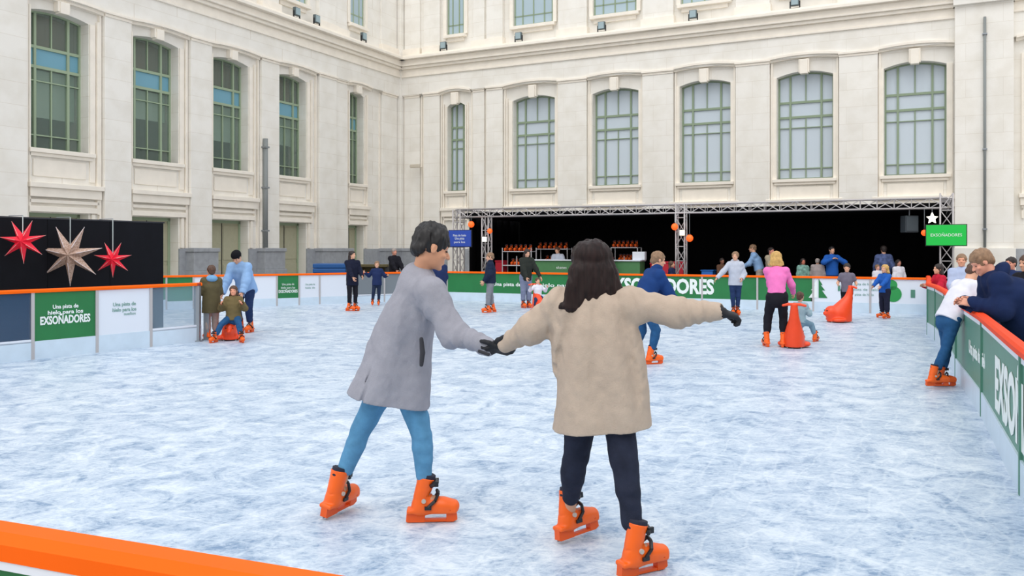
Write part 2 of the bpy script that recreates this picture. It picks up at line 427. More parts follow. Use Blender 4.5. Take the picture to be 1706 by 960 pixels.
# plan of the rink
U_B = np.array([.8945,-.447]); N_B = np.array([.447,.8945]); P_B = np.array([5.79,23.6])     # back board line, back facade direction
C0 = np.array([-5.3,39.9]); U_L = np.array([-.447,-.8945]); N_L = np.array([-.8945,.447])
def BK(u, w): return P_B+u*U_B+w*N_B
def BKx(px, w):                       # u on the line at offset w seen at column px
    k = (px-CX)/F_PX; p = P_B+w*N_B
    return (k*p[1]-p[0])/(U_B[0]-k*U_B[1])
def BKp(px, w):
    return BK(BKx(px, w), w)
RIGHT = [(1.35,.95),(3.43,5.68),(4.65,8.36),(5.75,10.95),(6.9,13.5),(7.65,15.3),(8.0,16.3),(8.9,18.12),(9.75,19.85),(10.2,20.8)]
back_right = np.array([10.42,21.28])
ice_poly = [(-2.6,2.45),(.9,1.05),(1.6,1.1)]+RIGHT[1:]+[tuple(back_right),(-2.1,27.5),(-5.3,25.7),(-6.5,24.8),(-9.8,22.9),(-8.7,17.6),(-5.55,15.3),(-7.41,12.28),(-9.6,8.8)]
me = bpy.data.meshes.new('ice')
n_ = len(ice_poly)
ib = MB(); ib.add([(x,y,0) for x,y in ice_poly]+[(x,y,-.08) for x,y in ice_poly], [tuple(range(n_)), tuple(range(2*n_-1,n_-1,-1))]+[(i,i+n_,(i+1)%n_+n_,(i+1)%n_) for i in range(n_)])
ice = ib.build('floor_ice', icemat()); tag(ice, kind='structure')

# ------------------------------------------------------------------ facades
def tfac(C, U, N):
    return lambda v: (C[0]+v[0]*U[0]+v[1]*N[0], C[1]+v[0]*U[1]+v[1]*N[1], v[2])
WIN = [0]; DOOR = [0]
def arc(u0, u1, z, rise, n=10):
    return [(u0+(u1-u0)*i/n, z+rise*(1-(2*i/n-1)**2)) for i in range(n+1)]
def facade(side, C, U, N, wins, pilasters, umax, sill, top, upper_sill, glass, frame_m, doors=True, rise=.18, hood=.13):
    tf = tfac(C, U, N); wall = MB(tf)
    wins = sorted(wins); ZT = 14.6
    # wall body cut at every opening
    edges = [0.0]
    for (c, w) in wins: edges += [c-w/2, c+w/2]
    edges += [umax]
    for i in range(0, len(edges), 2):
        if edges[i+1] > edges[i]: wall.box(edges[i], edges[i+1], 0, .9, 0, ZT)
    dh = 2.68
    for (c, w) in wins:
        a, b = c-w/2, c+w/2
        wall.box(a, b, 0, .9, dh if doors else 0, sill)
        ar = arc(a, b, top-.16, rise)
        wall.strip([(u, upper_sill) for u, z in ar], ar, 0, .9)
    W = wall.build('wall_'+side, M_stone); tag(W, kind='structure')
    # frieze, cornices
    cb = MB(tf)
    cb.box(-.1, umax, -.205, 0, 8.80, 9.62); cb.build('frieze', M_stone, W)
    cb = MB(tf)
    for z0, z1, pr in ((9.62,9.70,.27),(9.70,9.98,.23),(9.98,10.10,.36),(10.10,10.18,.46),(10.18,10.38,.42),(10.38,10.50,.62),(10.50,10.58,.52)): cb.box(-.3, umax, -pr, .1, z0, z1)
    cb.build('cornice', M_trim, W, bevel=.015)
    # pilasters
    for (a, b, pr) in pilasters:
        p = MB(tf); p.box(a, b, -pr, 0, 1.68, 8.95); p.build('pilaster', M_stone, W, bevel=.01)
        for q0, q1 in ((a-.10, a-.03), (b+.03, b+.10)):
            t_ = MB(tf); t_.box(q0, q1, -pr*.45, 0, 1.68, 8.7); t_.build('pilaster_trim', M_trim, W)
        p = MB(tf); p.box(a-.08, b+.08, -pr-.22, .0, .9, 1.62); p.box(a-.12, b+.12, -pr-.26, 0, 1.55, 1.68); p.box(a-.12, b+.12, -pr-.28, 0, 0, .9)
        p.build('granite_plinth', M_grey, W, bevel=.015)
        p = MB(tf); p.box(a-.03, b+.03, -pr-.08, 0, 8.75, 8.83); p.box(a, b, -pr-.03, 0, 8.66, 8.75); p.build('impost_band', M_trim, W, bevel=.01)
        p = MB(tf); p.box(a, b, -pr+.02, 0, 10.55, ZT); p.build('upper_pilaster', M_stone, W, bevel=.01)
        p = MB(tf); p.box(a-.05, b+.05, -pr-.08, 0, 10.58, 10.95); p.build('pedestal', M_trim, W)
    # low granite course between openings
    g_ = MB(tf)
    for i in range(0, len(edges), 2): g_.box(edges[i], edges[i+1], -.06, 0, 0, 1.66)
    g_.build('granite_course', M_grey, W)
    for (c, w) in wins:
        a, b = c-w/2, c+w/2; big = w > 1.2
        # architrave round the opening
        t_ = MB(tf); ex = .30 if big else .2; eb = ex if not doors else .06
        t_.box(a-ex, a-ex+.07, -.10, 0, dh, top-.05); t_.box(b+eb-.05, b+eb, -.10, 0, dh, top-.05)
        t_.box(a-ex+.1, a-.02, -.05, 0, sill-.85, top-.16); t_.box(b+.01, b+max(eb-.1,.015), -.05, 0, sill-.85, top-.16)
        t_.build('window_surround', M_trim, W, bevel=.01)
        t_ = MB(tf); e2 = ex+.16
        lo = arc(a-e2, b+eb+.16, 8.66, hood); hi = [(u, z+.09) for u, z in lo]; h2 = [(u, z+.17) for u, z in lo]
        t_.strip(hi, lo, -.16, 0); t_.strip(h2, hi, -.27, 0); t_.build('hood_mould', M_trim, W)
        t_ = MB(tf); t_.box(c-.19, c+.19, -.20, .0, top-.07, 8.74); t_.box(c-.14, c+.14, -.25, 0, top-.12, 8.72)
        t_.build('keystone', M_trim, W, bevel=.015)
        t_ = MB(tf); t_.box(a-.14, b+min(.14,eb), -.16, .5, sill-.12, sill); t_.box(a-.08, b+min(.08,eb), -.10, 0, sill-.22, sill-.12); t_.build('window_sill', M_trim, W, bevel=.01)
        t_ = MB(tf); t_.box(a+.1, b-.1, -.04, 0, sill-.78, sill-.3); t_.build('apron_panel', M_trim, W, bevel=.01)
        t_ = MB(tf); t_.box(a-ex-.08, b+eb+.04, -.23, 0, 3.38, 3.52); t_.box(a-ex-.04, b+eb, -.16, 0, 3.12, 3.38); t_.box(a-ex, b+eb, -.1, 0, 2.95, 3.05)
        t_.build('string_course', M_trim, W, bevel=.01)
        t_ = MB(tf)
        if doors:
            t_.box(a-.22, b+eb, -.12, 0, dh+.02, dh+.18); t_.box(a-.18, a-.06, -.08, 0, 1.68, dh)
            t_.build('door_surround', M_trim, W, bevel=.01)
            DOOR[0] += 1
            d_ = MB(tf); d_.box(a, b, .42, .5, 0, dh); d = d_.build('door_%d' % DOOR[0], M_door); tag(d, kind='structure')
            m_ = MB(tf)
            for k in (0,1):
                x0 = a+.08+k*(w/2-.04); x1 = x0+w/2-.14
                for z0, z1 in ((.2,1.1),(1.25,2.5)):
                    m_.box(x0, x1, .40, .42, z0, z1)
            m_.build('door_panel', M_door, d, bevel=.01)
            m_ = MB(tf); m_.box(c-.012, c+.012, .40, .41, 0, dh); m_.build('door_joint', M_dark, d)
            j = MB(tf); j.box(a, a+.09, .38, .44, 0, dh); j.box(b-.09, b, .38, .44, 0, dh); j.box(a, b, .38, .44, dh-.1, dh); j.build('door_frame', M_frame, d)
        # the window itself
        WIN[0] += 1
        fr = MB(tf); g0 = .40; H = top-sill
        zz = lambda f: top-f*H
        fr.box(a, a+.06, g0-.05, g0+.05, sill, top-.1); fr.box(b-.06, b, g0-.05, g0+.05, sill, top-.1); fr.box(a, b, g0-.05, g0+.05, sill, sill+.07)
        ar = arc(a, b, top-.16, rise); fr.strip([(u, z+.03) for u, z in ar], [(u, z-.05) for u, z in ar], g0-.05, g0+.05)
        cols_ = (.22, .5, .78) if big else (.3, .7)
        for q in cols_:
            th = .036 if q != .5 else .020
            if q == .5:
                fr.box(a+w*q-th, a+w*q+th, g0-.04, g0+.04, sill, zz(.41)); fr.box(a+w*q-th, a+w*q+th, g0-.04, g0+.04, zz(.27), top-.02)
            else: fr.box(a+w*q-th, a+w*q+th, g0-.06, g0+.05, sill, top-.04)
        for q, th in ((.27,.042),(.41,.042),(.51,.016),(.895,.018)): fr.box(a, b, g0-.055, g0+.045, zz(q)-th, zz(q)+th)
        Wn = fr.build('window_%d' % WIN[0], frame_m); tag(Wn, kind='structure')
        p = MB(tf)
        if glass == 'back':
            ar2 = arc(a, b, top-.18, rise); p.strip(ar2, [(u, sill) for u, z in ar2], g0, g0+.012); p.build('window_pane', M_gback, Wn)
            cu = MB(tf); nn = 36
            vs = []
            for i in range(nn+1):
                u = a+.02+(w-.04)*i/nn; off = .50+.03*math.sin(i*1.7)+.012*math.sin(i*4.1)
                vs += [(u, off, sill+.02), (u, off, top+.02)]
            cu.add(vs, [(2*i,2*i+2,2*i+3,2*i+1) for i in range(nn)]); cu.build('curtain', M_curt, Wn, smooth=True)
        else:
            ar2 = arc(a, b, top-.18, rise)
            p.strip(ar2, [(u, zz(.27)) for u, z in ar2], g0, g0+.012); p.box(a, b, g0, g0+.012, sill, zz(.41)); p.build('window_pane', M_gleft, Wn)
            p = MB(tf); p.box(a, b, g0, g0+.012, zz(.41), zz(.27)); p.build('blue_pane', M_gblue, Wn)
            p = MB(tf); p.box(a+.03, b-.03, g0+.2, g0+.22, zz(.70+.06*math.sin(c*3)), zz(.42)); p.build('roller_blind', M_blind, Wn)
            p = MB(tf); p.box(a+.03, b-.03, g0+.42, g0+.46, zz(.40), top); p.build('curtain', M_intb, Wn)
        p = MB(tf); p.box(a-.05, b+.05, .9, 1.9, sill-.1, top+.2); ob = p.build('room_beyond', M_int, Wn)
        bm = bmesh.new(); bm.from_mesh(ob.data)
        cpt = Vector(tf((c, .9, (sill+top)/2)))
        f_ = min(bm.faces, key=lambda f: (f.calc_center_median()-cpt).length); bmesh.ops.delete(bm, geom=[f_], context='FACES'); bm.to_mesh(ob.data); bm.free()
        # upper storey window, cut off by the top of the picture: sill, frame and panes
        WIN[0] += 1
        a2, b2 = c-w*.46, c+w*.46
        fr = MB(tf); z0 = upper_sill
        fr.box(a2, b2, -.02, .04, z0, z0+.07); fr.box(a2, a2+.06, -.02, .04, z0, ZT); fr.box(b2-.06, b2, -.02, .04, z0, ZT)
        for q in cols_: fr.box(a2+(b2-a2)*q-.03, a2+(b2-a2)*q+.03, -.02, .04, z0, ZT)
        fr.box(a2, b2, -.02, .04, z0+.42, z0+.47); fr.box(a2, b2, -.02, .04, z0+2.2, z0+2.3)
        Wu = fr.build('window_%d' % WIN[0], frame_m); tag(Wu, kind='structure')
        p = MB(tf); p.box(a2, b2, -.005, .0, z0, ZT); p.build('window_pane', mat('upper_glass', (172,192,202), .2), Wu)
        t_ = MB(tf); t_.box(a2-.14, b2+.14, -.24, .0, z0-.14, z0); t_.box(a2-.2, a2-.03, -.12, 0, z0-.0, ZT); t_.box(b2+.03, b2+.2, -.12, 0, z0, ZT); t_.box(a2, b2, -.1, 0, z0-.30, z0-.14)
        t_.build('upper_window_surround', M_trim, W, bevel=.01)
    return W, tf
LW, tfL = facade('left', C0, U_L, N_L, [(3.33,1.08),(7.43,1.65),(10.68,1.76),(13.93,1.85),(17.28,1.85),(20.6,1.85)],
    [(.35,1.55,.12),(4.05,4.8,.1),(4.9,6.0,.2),(8.36,9.3,.2),(11.72,12.65,.2),(15.0,15.95,.2),(18.38,19.35,.2),(21.6,22.6,.2)], 25.0, 4.48, 8.5, 11.36, 'left', M_frame, rise=.12, hood=.07)
BW, tfB = facade('back', C0, U_B, N_B, [(3.1,.92),(6.98,2.0),(10.7,2.0),(14.42,2.0),(18.17,2.0),(21.9,2.0),(26.3,1.7)],
    [(.35,1.2,.1),(1.45,2.3,.16),(4.0,4.6,.1),(4.75,5.55,.2),(8.2,9.5,.2),(11.93,13.2,.2),(15.66,16.93,.2),(19.4,20.7,.2)], 30.0, 4.28, 8.3, 11.36, 'back', M_frameb, doors=False)
blk = MB(tfB); blk.box(23.15, 24.9, -.45, 0, 1.68, 14.6); blk.box(23.1, 24.95, -.6, 0, 0, 1.68)
blk.box(23.05, 25.0, -.8, 0, 10.38, 10.58); blk.box(23.1, 24.95, -.62, 0, 9.98, 10.38)
tag(blk.build('wall_projecting_pier', M_stone, None, bevel=.01), kind='structure')
# corner pier where the two fronts meet
cp = MB(tfB); cp.box(-.02, .3, -.3, 0, 0, 14.6)
tag(cp.build('wall_corner_pier', M_stone), kind='structure')
# downpipes
dp = MB(tfL); dp.tube((9.22,-.3,1.7),(9.22,-.3,5.75),.09,n=12); o = dp.build('downpipe', mat('grey_pipe', (135,140,140), .6), smooth=True)
tag(o, 'grey downpipe standing against the left facade beside the fourth arched window', 'pipe')
for z in (2.3, 3.9, 5.4): MB(tfL).box(9.11,9.33,-.4,-.19,z,z+.06).build('bracket', M_steel, o)
dp = MB(tfB); dp.tube((24.05,-.52,1.7),(24.05,-.52,9.5),.045,n=10); o = dp.build('downpipe', mat('grey_pipe', (135,140,140), .6), smooth=True)
tag(o, 'thin dark conduit running down the projecting pier at the right', 'pipe')
for z in (2.3, 5.0, 8.9): MB(tfB).box(23.98,24.12,-.58,-.44,z,z+.05).build('bracket', M_steel, o)
# security camera
sc_ = empty('security_camera', tfB((1.3,-.16,5.4)), 'small cream security camera fixed high on the back corner pilaster', 'camera')
bx_ = np.array(tfB((1.3,-.16,5.4)))
q = MB(tfB); q.tube((1.3,-.1,5.42),(1.3,-.42,5.46),.04); q.build('bracket', M_trim, sc_, base=bx_)
q = MB(tfB); q.box(.95,1.45,-.55,-.40,5.38,5.54); q.build('housing', mat('cream_plastic', (205,196,180), .5), sc_, base=bx_, bevel=.02)
q = MB(tfB); q.tube((.93,-.475,5.46),(.96,-.475,5.46),.05,n=12); q.build('lens', M_dark, sc_, base=bx_)
# floodlights on the cornice
def floodlight(tf, u, label):
    b = np.array(tf((u,-.35,10.58)))
    e = empty('floodlight', b, label, 'floodlight', 'floodlights on the cornice')
    MB(tf).box(u-.15,u+.15,-.50,-.36,10.68,11.0).build('housing', mat('floodlight_grey', (95,108,112), .4, metal=.3), e, base=b, bevel=.02)
    MB(tf).box(u-.12,u+.12,-.515,-.50,10.71,10.97).build('glass', mat('floodlight_glass', (160,180,186), .15), e, base=b)
    q = MB(tf); q.box(u-.19,u-.15,-.45,-.41,10.56,10.86); q.box(u+.15,u+.19,-.45,-.41,10.56,10.86); q.box(u-.19,u+.19,-.47,-.37,10.56,10.60); q.build('bracket', M_dark, e, base=b)
for px, nm in ((757,'floodlight on the back cornice under the narrow corner window'),(882,'floodlight on the back cornice under the second upper window from the corner'),(1020,'floodlight on the back cornice under the third upper window from the corner'),(1172,'floodlight on the back cornice under the fourth upper window from the corner'),(1341,'floodlight on the back cornice, rightmost of the row')):
    d = 38.0*2776/(px+1976)-.3; floodlight(tfB, (39.9-d)/.447-.9, nm)
for px, nm in ((487,'floodlight on the left cornice, leftmost of the three there'),(520,'floodlight on the left cornice, middle of the three there'),(598,'floodlight on the left cornice nearest the building corner')):
    d = 35710/(1560-px); floodlight(tfL, (39.9-d)/.894+.25, nm)

# ------------------------------------------------------------------ rink boards
def board(p0, p1, h, face, label, group, kick=.27, inward=None, rail_m=None, posts=True, fm=None, railw=.05, glass_top=True):
    p0 = np.array(p0, float); p1 = np.array(p1, float); L = np.linalg.norm(p1-p0); U = (p1-p0)/L; N = np.array([U[1],-U[0]])
    if inward is not None and N@(np.array(inward)-p0) < 0: N = -N
    tf = lambda v: (U[0]*v[0]+N[0]*v[1], U[1]*v[0]+N[1]*v[1], v[2])
    e = empty('rink_board', (p0[0],p0[1],0), label, 'rink board', group)
    MB(tf).box(0, L, -.03, .03, 0, kick).build('kick_plate', M_kick, e)
    fm = fm or {'green':M_green,'pale':M_green_sheen,'white':M_white,'clear':M_clear}[face]
    MB(tf).box(.01, L-.01, -.02, .015, kick, h-.06).build('panel', fm, e)
    if face == 'clear': MB(tf).box(0, L, -.03, .03, kick-.02, kick+.03).build('lower_trim', M_white, e)
    r = MB(tf)
    prof = [(-railw,h-.055),(railw,h-.055),(railw,h-.02),(railw*.6,h),(-railw*.6,h),(-railw,h-.02)]
    vs = [(u,y,z) for u in (0,L) for y,z in prof]; n = len(prof)
    r.add(vs, [tuple(range(n)),tuple(range(2*n-1,n-1,-1))]+[(i,i+n,(i+1)%n+n,(i+1)%n) for i in range(n)])
    r.build('handrail', rail_m or M_orange, e)
    if posts: MB(tf).box(-.025,.025,-.04,.035,0,h-.055).build('post', M_alu if posts is True else posts, e)
    return e, U, N
def along(pts, step):
    out = []
    for a, b in zip(pts[:-1], pts[1:]):
        a = np.array(a, float); b = np.array(b, float); n = max(1, round(np.linalg.norm(b-a)/step))
        out += [(a+(b-a)*i/n, a+(b-a)*(i+1)/n) for i in range(n)]
    return out
def words(e, U, N, u, z, body, size, m, off=.02, **kw):
    # lettering that faces the inside of the rink
    left = np.array([N[1],-N[0]]);   # direction that reads left-to-right when looking against N
    x = -left if (left@U) else left
    xdir = np.cross(np.array([N[0],N[1],0]), np.array([0,0,-1.]))
    base = np.array(e.location)[:2]
    p = base+U*u+N*off
    return text('lettering', body, size, m, e, (p[0],p[1],z), xdir, **kw)
ctr = (0,14)
# right-hand side
rp = [(a, b) for a, b in zip(RIGHT[:-1], RIGHT[1:])]
names_r = ['at the bottom right, nearest the camera','with large white letters','with a row of small white letters','under the leaning skater in white','beyond the leaning skater','with a bottle on its rail','at the start of the far right bend','in the middle of the far right bend','at the end of the far right bend']
RB = []
for i, (a, b) in enumerate(rp):
    e, U, N = board(a, b, 1.0, 'pale', 'pale green right-hand rink board with red rail, '+names_r[i], 'boards down the right side', kick=.24, inward=ctr, rail_m=mat('red_orange_rail', (236,70,24), .55, spec=.15), posts=M_green_sheen)
    MB(lambda v, U=U, N=N: (U[0]*v[0]+N[0]*v[1], U[1]*v[0]+N[1]*v[1], v[2])).box(0, np.linalg.norm(b[0]-np.array(a)[0]) if False else float(np.linalg.norm(np.array(b)-np.array(a))), .012, .024, .885, .94).build('white_strip', M_white, e)
    RB.append((e, U, N))
e, U, N = RB[1]; words(e, U, N, -.27, .50, 'EXSOÑADORES', .60, M_text, bold=.022, width=3.9)
e, U, N = RB[0]; 
e, U, N = RB[2]; words(e, U, N, .05, .56, 'Una pista de hielo para los', .2, M_text, bold=.004, width=2.3)
# far boards, right corner to left corner
bl = np.array([-2.1,27.5])
def bxy(px): return BKp(px, 0)
cuts = [1545,1450,1355,1262,1170,1075,980,885,815,745]
# join precisely: from the right bend to the bend on the left
pts = [back_right]+[bxy(x) for x in cuts[1:-1]]+[bl]
tb = MB
desc = ['white rink board with a green square at the far right','white rink board with a green tree and round green shapes','green far rink board behind the woman in pink','plain green far rink board behind the girl in grey','green far rink board with the last letters of the big word','green far rink board hidden behind the long dark hair','green far rink board just left of the long dark hair','green far rink board behind the two people with a sledge','green far rink board behind the boy in a dark vest']
faces = ['white','white']+['green']*7
FB = []
board([10.2,20.8], back_right, .93, 'white', 'short white rink board joining the far bend to the back side', 'boards along the back', inward=ctr)
for i, (a, b) in enumerate(zip(pts[:-1], pts[1:])):
    FB.append(board(a, b, .93, faces[i], desc[i], 'boards along the back', kick=.26, inward=ctr))
def at_px(i, px):
    e, U, N = FB[i]; p = bxy(px)+N*.02; return e, U, N, float((p-np.array(e.location)[:2])@U)
e, U, N, u = at_px(4, 1098); words(e, U, N, u, .57, 'EXSOÑADORES', .56, M_text, bold=.022, width=3.15, off=.025)
e, U, N, u = at_px(7, 845); words(e, U, N, u, .54, 'Una pista de', .16, M_text, bold=.003, width=1.0, off=.025)
e, U, N, u = at_px(6, 935); words(e, U, N, u, .54, 'hielo para los', .16, M_text, bold=.003, width=1.5, off=.025)
def decal(i, px, polys, m, name):
    e, U, N, u = at_px(i, px)
    s = -1.0
    mb = MB(lambda v: (U[0]*(u-v[0])+N[0]*v[1], U[1]*(u-v[0])+N[1]*v[1], v[2]))
    for pl in polys: mb.prism(pl, .018, .026)
    return mb.build(name, m, e)
fir = [(0,.86),(-.10,.70),(-.05,.70),(-.16,.56),(-.08,.56),(-.22,.36),(0,.36)]
decal(1, 1362, [fir], M_text, 'tree_emblem')
decal(1, 1364, [[(-x,z) for x,z in fir][::-1]], M_green, 'tree_emblem')
decal(1, 1352, [[(-.012,.36),(.012,.36),(.012,.06),(-.012,.06)]], M_dark, 'tree_emblem')
def disc(cx, cz, r, n=20): return [(cx+r*math.cos(2*math.pi*k/n), cz+r*math.sin(2*math.pi*k/n)) for k in range(n)]
decal(0, 1488, [disc(0,.5,.2), disc(-.03,.73,.13)], mat('bright_green_print', (40,150,75), .5), 'round_emblem')
decal(0, 1521, [[(-.05,.42),(.05,.42),(.05,.62),(-.05,.62)]], M_green_sheen, 'square_emblem')
decal(1, 1398, [[(-.03,.55),(.03,.55),(.03,.7),(-.03,.7)]], M_green_sheen, 'square_emblem')
for px, z, w in ((1440,.74,.5),(1442,.6,.6),(1440,.47,.45)): 
    e, U, N, u = at_px(1, px); words(e, U, N, u, z, 'pista de hielo', .09, M_dtext, width=w, off=.022)
# left far side
LF = [(-2.1,27.5),(-3.9,26.5),(-5.3,25.7),(-6.5,24.8),(-9.8,22.9)]
def lfx(px):
    for a, b in zip(LF[:-1], LF[1:]):
        a = np.array(a); b = np.array(b); k = (px-CX)/F_PX
        t = (k*a[1]-a[0])/((b[0]-a[0])-k*(b[1]-a[1]))
        if -1e-6 <= t <= 1+1e-6: return a+t*(b-a)
    raise ValueError(px)
lcut = [(bl,700,'clear','clear rink board at the far left bend, right of the small child'),(700,640,'clear','clear rink board behind the coat of the man in grey'),(640,585,'clear','clear rink board behind the small child with outstretched arms'),(585,532,'white','white rink board behind the woman in black'),(532,498,'white','narrow white rink board with pale lettering, right of the green one'),(498,461,'green','green lettered rink board in the middle of the far left side'),(461,410,'white','blank white rink board left of the green lettered one'),(410,360,'white','blank white rink board behind the father in light blue'),(360,322,'white','blank white rink board seen above the gate'),(322,277,'green','green rink board seen through the clear gate panel')]
LB = {}
prev = bl
for a, b, f, ds in lcut:
    q = lfx(b); LB[b] = board(prev, q, .93, f, ds, 'boards along the far left side', inward=ctr, kick=.22, fm=(mat('smoked_clear', (120,128,134), .3) if f == 'clear' else None))
    prev = q
board(prev, (-9.8,22.9), .93, 'green', 'green rink board at the far left end behind the black partition', 'boards along the far left side', inward=ctr)
board((-9.8,22.9), (-8.7,17.6), .93, 'clear', 'clear rink board running behind the black partition', 'boards along the far left side', inward=ctr)
e, U, N = LB[461]; words(e, U, N, .33, .62, 'Una pista de', .09, M_text, width=.36); words(e, U, N, .33, .52, 'hielo para los', .09, M_text, width=.42); words(e, U, N, .33, .41, 'EXSOÑADORES', .12, M_text, bold=.003, width=.56)
e, U, N = LB[498]; words(e, U, N, .30, .60, 'Una pista de', .08, M_dtext, width=.3); words(e, U, N, .30, .50, 'hielo de', .08, M_dtext, width=.3)
# near left side with the gate
NL0 = np.array([-7.41,12.28]); NL1 = np.array([-5.66,15.07])
def nlx(px):
    k = (px-CX)/F_PX; a = NL0; D = NL1-NL0; t = (k*a[1]-a[0])/(D[0]-k*D[1]); return a+t*D
q0 = nlx(-330)
M_dblue = glassmat('tinted_acrylic', (60,84,112), .72, .15)
nl = [(q0,nlx(-150),'green','green rink board outside the left edge of the picture',M_green),(nlx(-150),nlx(53),'clear','tinted clear rink board at the left edge of the picture',M_dblue),
      (nlx(53),nlx(160),'green','green rink board with three lines of white lettering below the stars',M_green),(nlx(160),nlx(250),'white','white rink board with pale green lettering, near left',M_white),
      (nlx(250),nlx(334),'clear','clear rink board beside the steel gate posts',M_clear)]
NB = []
for a, b, f, ds, fm in nl: NB.append(board(a, b, 1.05, f, ds, 'boards on the near left side', kick=.27, inward=(0,13), fm=fm))
e, U, N = NB[2]; L_ = float(np.linalg.norm(nl[2][1]-nl[2][0])); c_ = L_*.5
words(e, U, N, c_, .765, 'Una pista de', .085, M_text, width=.40*L_, bold=.002); words(e, U, N, c_, .68, 'hielo para los', .085, M_text, width=.55*L_, bold=.002); words(e, U, N, c_, .56, 'EXSOÑADORES', .17, M_text, bold=.006, width=.78*L_)
e, U, N = NB[3]; L_ = float(np.linalg.norm(nl[3][1]-nl[3][0])); c_ = L_*.5
words(e, U, N, c_, .745, 'Una pista de', .085, M_dtext, width=.42*L_, bold=.001); words(e, U, N, c_, .655, 'hielo para los', .085, M_dtext, width=.44*L_, bold=.001); words(e, U, N, c_+.1*L_, .585, 'sueños', .07, M_dtext, width=.22*L_)
# gate posts
for k_, (px, dd) in enumerate(((329,0),(341,.12))):
    p = nlx(px)+np.array([0,dd])
    g_ = MB().box(-.05,.05,-.05,.05,0,1.0).build('gate_post', M_steel, None, bevel=.008, loc=(p[0],p[1],0)); tag(g_, 'steel gate post, '+('left' if k_ == 0 else 'right')+' of the pair at the end of the near left boards', 'post', 'gate posts')
    MB().box(-.06,.06,-.06,.06,1.0,1.04).build('cap', mat('dark_red_cap', (150,50,40), .5), g_)
    MB().box(-.08,.08,-.08,.08,0,.02).build('foot_plate', M_steel, g_)
# foreground board
fa = np.array([-2.75,2.49]); fb = np.array([1.35,.9])
e, U, N = board(fa, (-.55,1.64), 1.043, 'green', 'green rink board with thick orange rail in the bottom left corner', 'boards nearest the camera', inward=(0,6), railw=.045, posts=None)
for k_, (pa, pb, ds) in enumerate(((fa, (-.55,1.64), ''), ((-.55,1.64), fb, ''))):
    if k_: e, U, N = board(pa, pb, 1.043, 'green', 'green rink board with thick orange rail below the picture edge', 'boards nearest the camera', inward=(0,6), railw=.045, posts=None)
    L_ = float(np.linalg.norm(np.array(pb)-np.array(pa)))
    tf_ = lambda v, U=U, N=N: (U[0]*v[0]+N[0]*v[1], U[1]*v[0]+N[1]*v[1], v[2])
    MB(tf_).box(0, L_, -.042, -.02, .968, .988).build('white_strip', M_white, e)

# ------------------------------------------------------------------ black partition with star lanterns
pa = np.array([-9.6,12.2]); pb = np.array([-7.0,17.0]); 
pa = np.array([(0-CX)*13.9/F_PX,13.9]); D_ = (pb-pa)/np.linalg.norm(pb-pa); pa2 = pa-D_*3.0; NP = np.array([D_[1],-D_[0]])
L_ = float(np.linalg.norm(pb-pa2)); tfp = lambda v: (D_[0]*v[0]+NP[0]*v[1], D_[1]*v[0]+NP[1]*v[1], v[2])
part = empty('black_partition', (pa2[0],pa2[1],0), 'tall black partition behind the near left rink boards', 'partition')
npan = 5
for i in range(npan):
    MB(tfp).box(L_*i/npan+.004, L_*(i+1)/npan-.004, -.03, .03, 0, 2.17).build('panel', M_blackp, part, bevel=.004)
MB(tfp).box(-.02, L_+.02, -.035, .035, 2.165, 2.19).build('top_edge', mat('dark_edge', (40,42,50), .5), part)
for i in range(npan+1):
    MB(tfp).box(L_*i/npan-.03, L_*i/npan+.03, -.5, -.03, 0, .04).build('foot', M_dark, part)
def star(px, py, r, m, edge_m, label, tilt=0.0):
    k = (px-CX)/F_PX; a = pa2+NP*.34; t = (k*a[1]-a[0])/(D_[0]-k*D_[1]); q = a+t*D_; d = q[1]; z = EYE-(py-HZ)*d/F_PX
    root = empty('star_lantern', (q[0],q[1],z), label, 'star lantern', 'star lanterns on the black partition')
    X = nrm([D_[0]+.25,D_[1]-.45,0]) ; X = nrm([1,.12,0]); Z = np.array([0,0,1.]); Y = nrm([NP[0],NP[1],0]); Y = np.cross(Z, X)
    for i in range(7):
        an = -math.pi/2+tilt+2*math.pi*i/7; dr = math.cos(an)*X+math.sin(an)*Z; pr = -math.sin(an)*X+math.cos(an)*Z
        hw = r*.155; c = dr*r*.26; tip = dr*r; dep = r*.2
        b0 = c*0
        v = [tip, c+pr*hw*1.0, c-Y*dep, c-pr*hw*1.0, c+Y*dep, b0-Y*dep*1.1, b0+Y*dep*1.1]
        mb = MB(); mb.add(v, [(0,1,2),(0,2,3),(0,3,4),(0,4,1),(1,5,2),(2,5,3),(3,6,4),(4,6,1)])
        ob = mb.build('point', m, root)
        s_ = MB()
        for sgn in (1,-1): s_.tube(c-Y*dep*1.02*sgn, tip, r*.012, r*.006, n=5)
        s_.build('seam', edge_m, ob)
    s_ = MB(); zt = 2.2-z
    s_.tube((0,0,r*.2),(0,0,zt),.008,n=6); s_.build('cord', mat('pale_cord', (190,200,200), .6), root)
    s_ = MB(); w = -np.array([NP[0],NP[1],0])*.34
    s_.tube((0,0,zt),(w[0],w[1],zt),.008,n=6); s_.build('hook', M_steel, root)
    return root
def starmat(name, c1, c2, sc):
    m = mat(name, c1, .55); n = m.node_tree.nodes; l = m.node_tree.links; b = n['Principled BSDF']
    t = n.new('ShaderNodeTexCoord'); v = n.new('ShaderNodeTexNoise'); v.inputs['Scale'].default_value = sc; l.new(t.outputs['Object'], v.inputs['Vector'])
    r = n.new('ShaderNodeValToRGB'); l.new(v.outputs[0], r.inputs[0]); r.color_ramp.elements[0].position = .45; r.color_ramp.elements[1].position = .6
    r.color_ramp.elements[0].color = lin(c1); r.color_ramp.elements[1].color = lin(c2); l.new(r.outputs[0], b.inputs['Base Color']); return m
M_sr = mat('red_paper', (232,36,62), .5, var=.08, vscale=20, emit=.10); M_sb = starmat('metallic_beige_paper', (196,170,156), (168,138,120), 40)
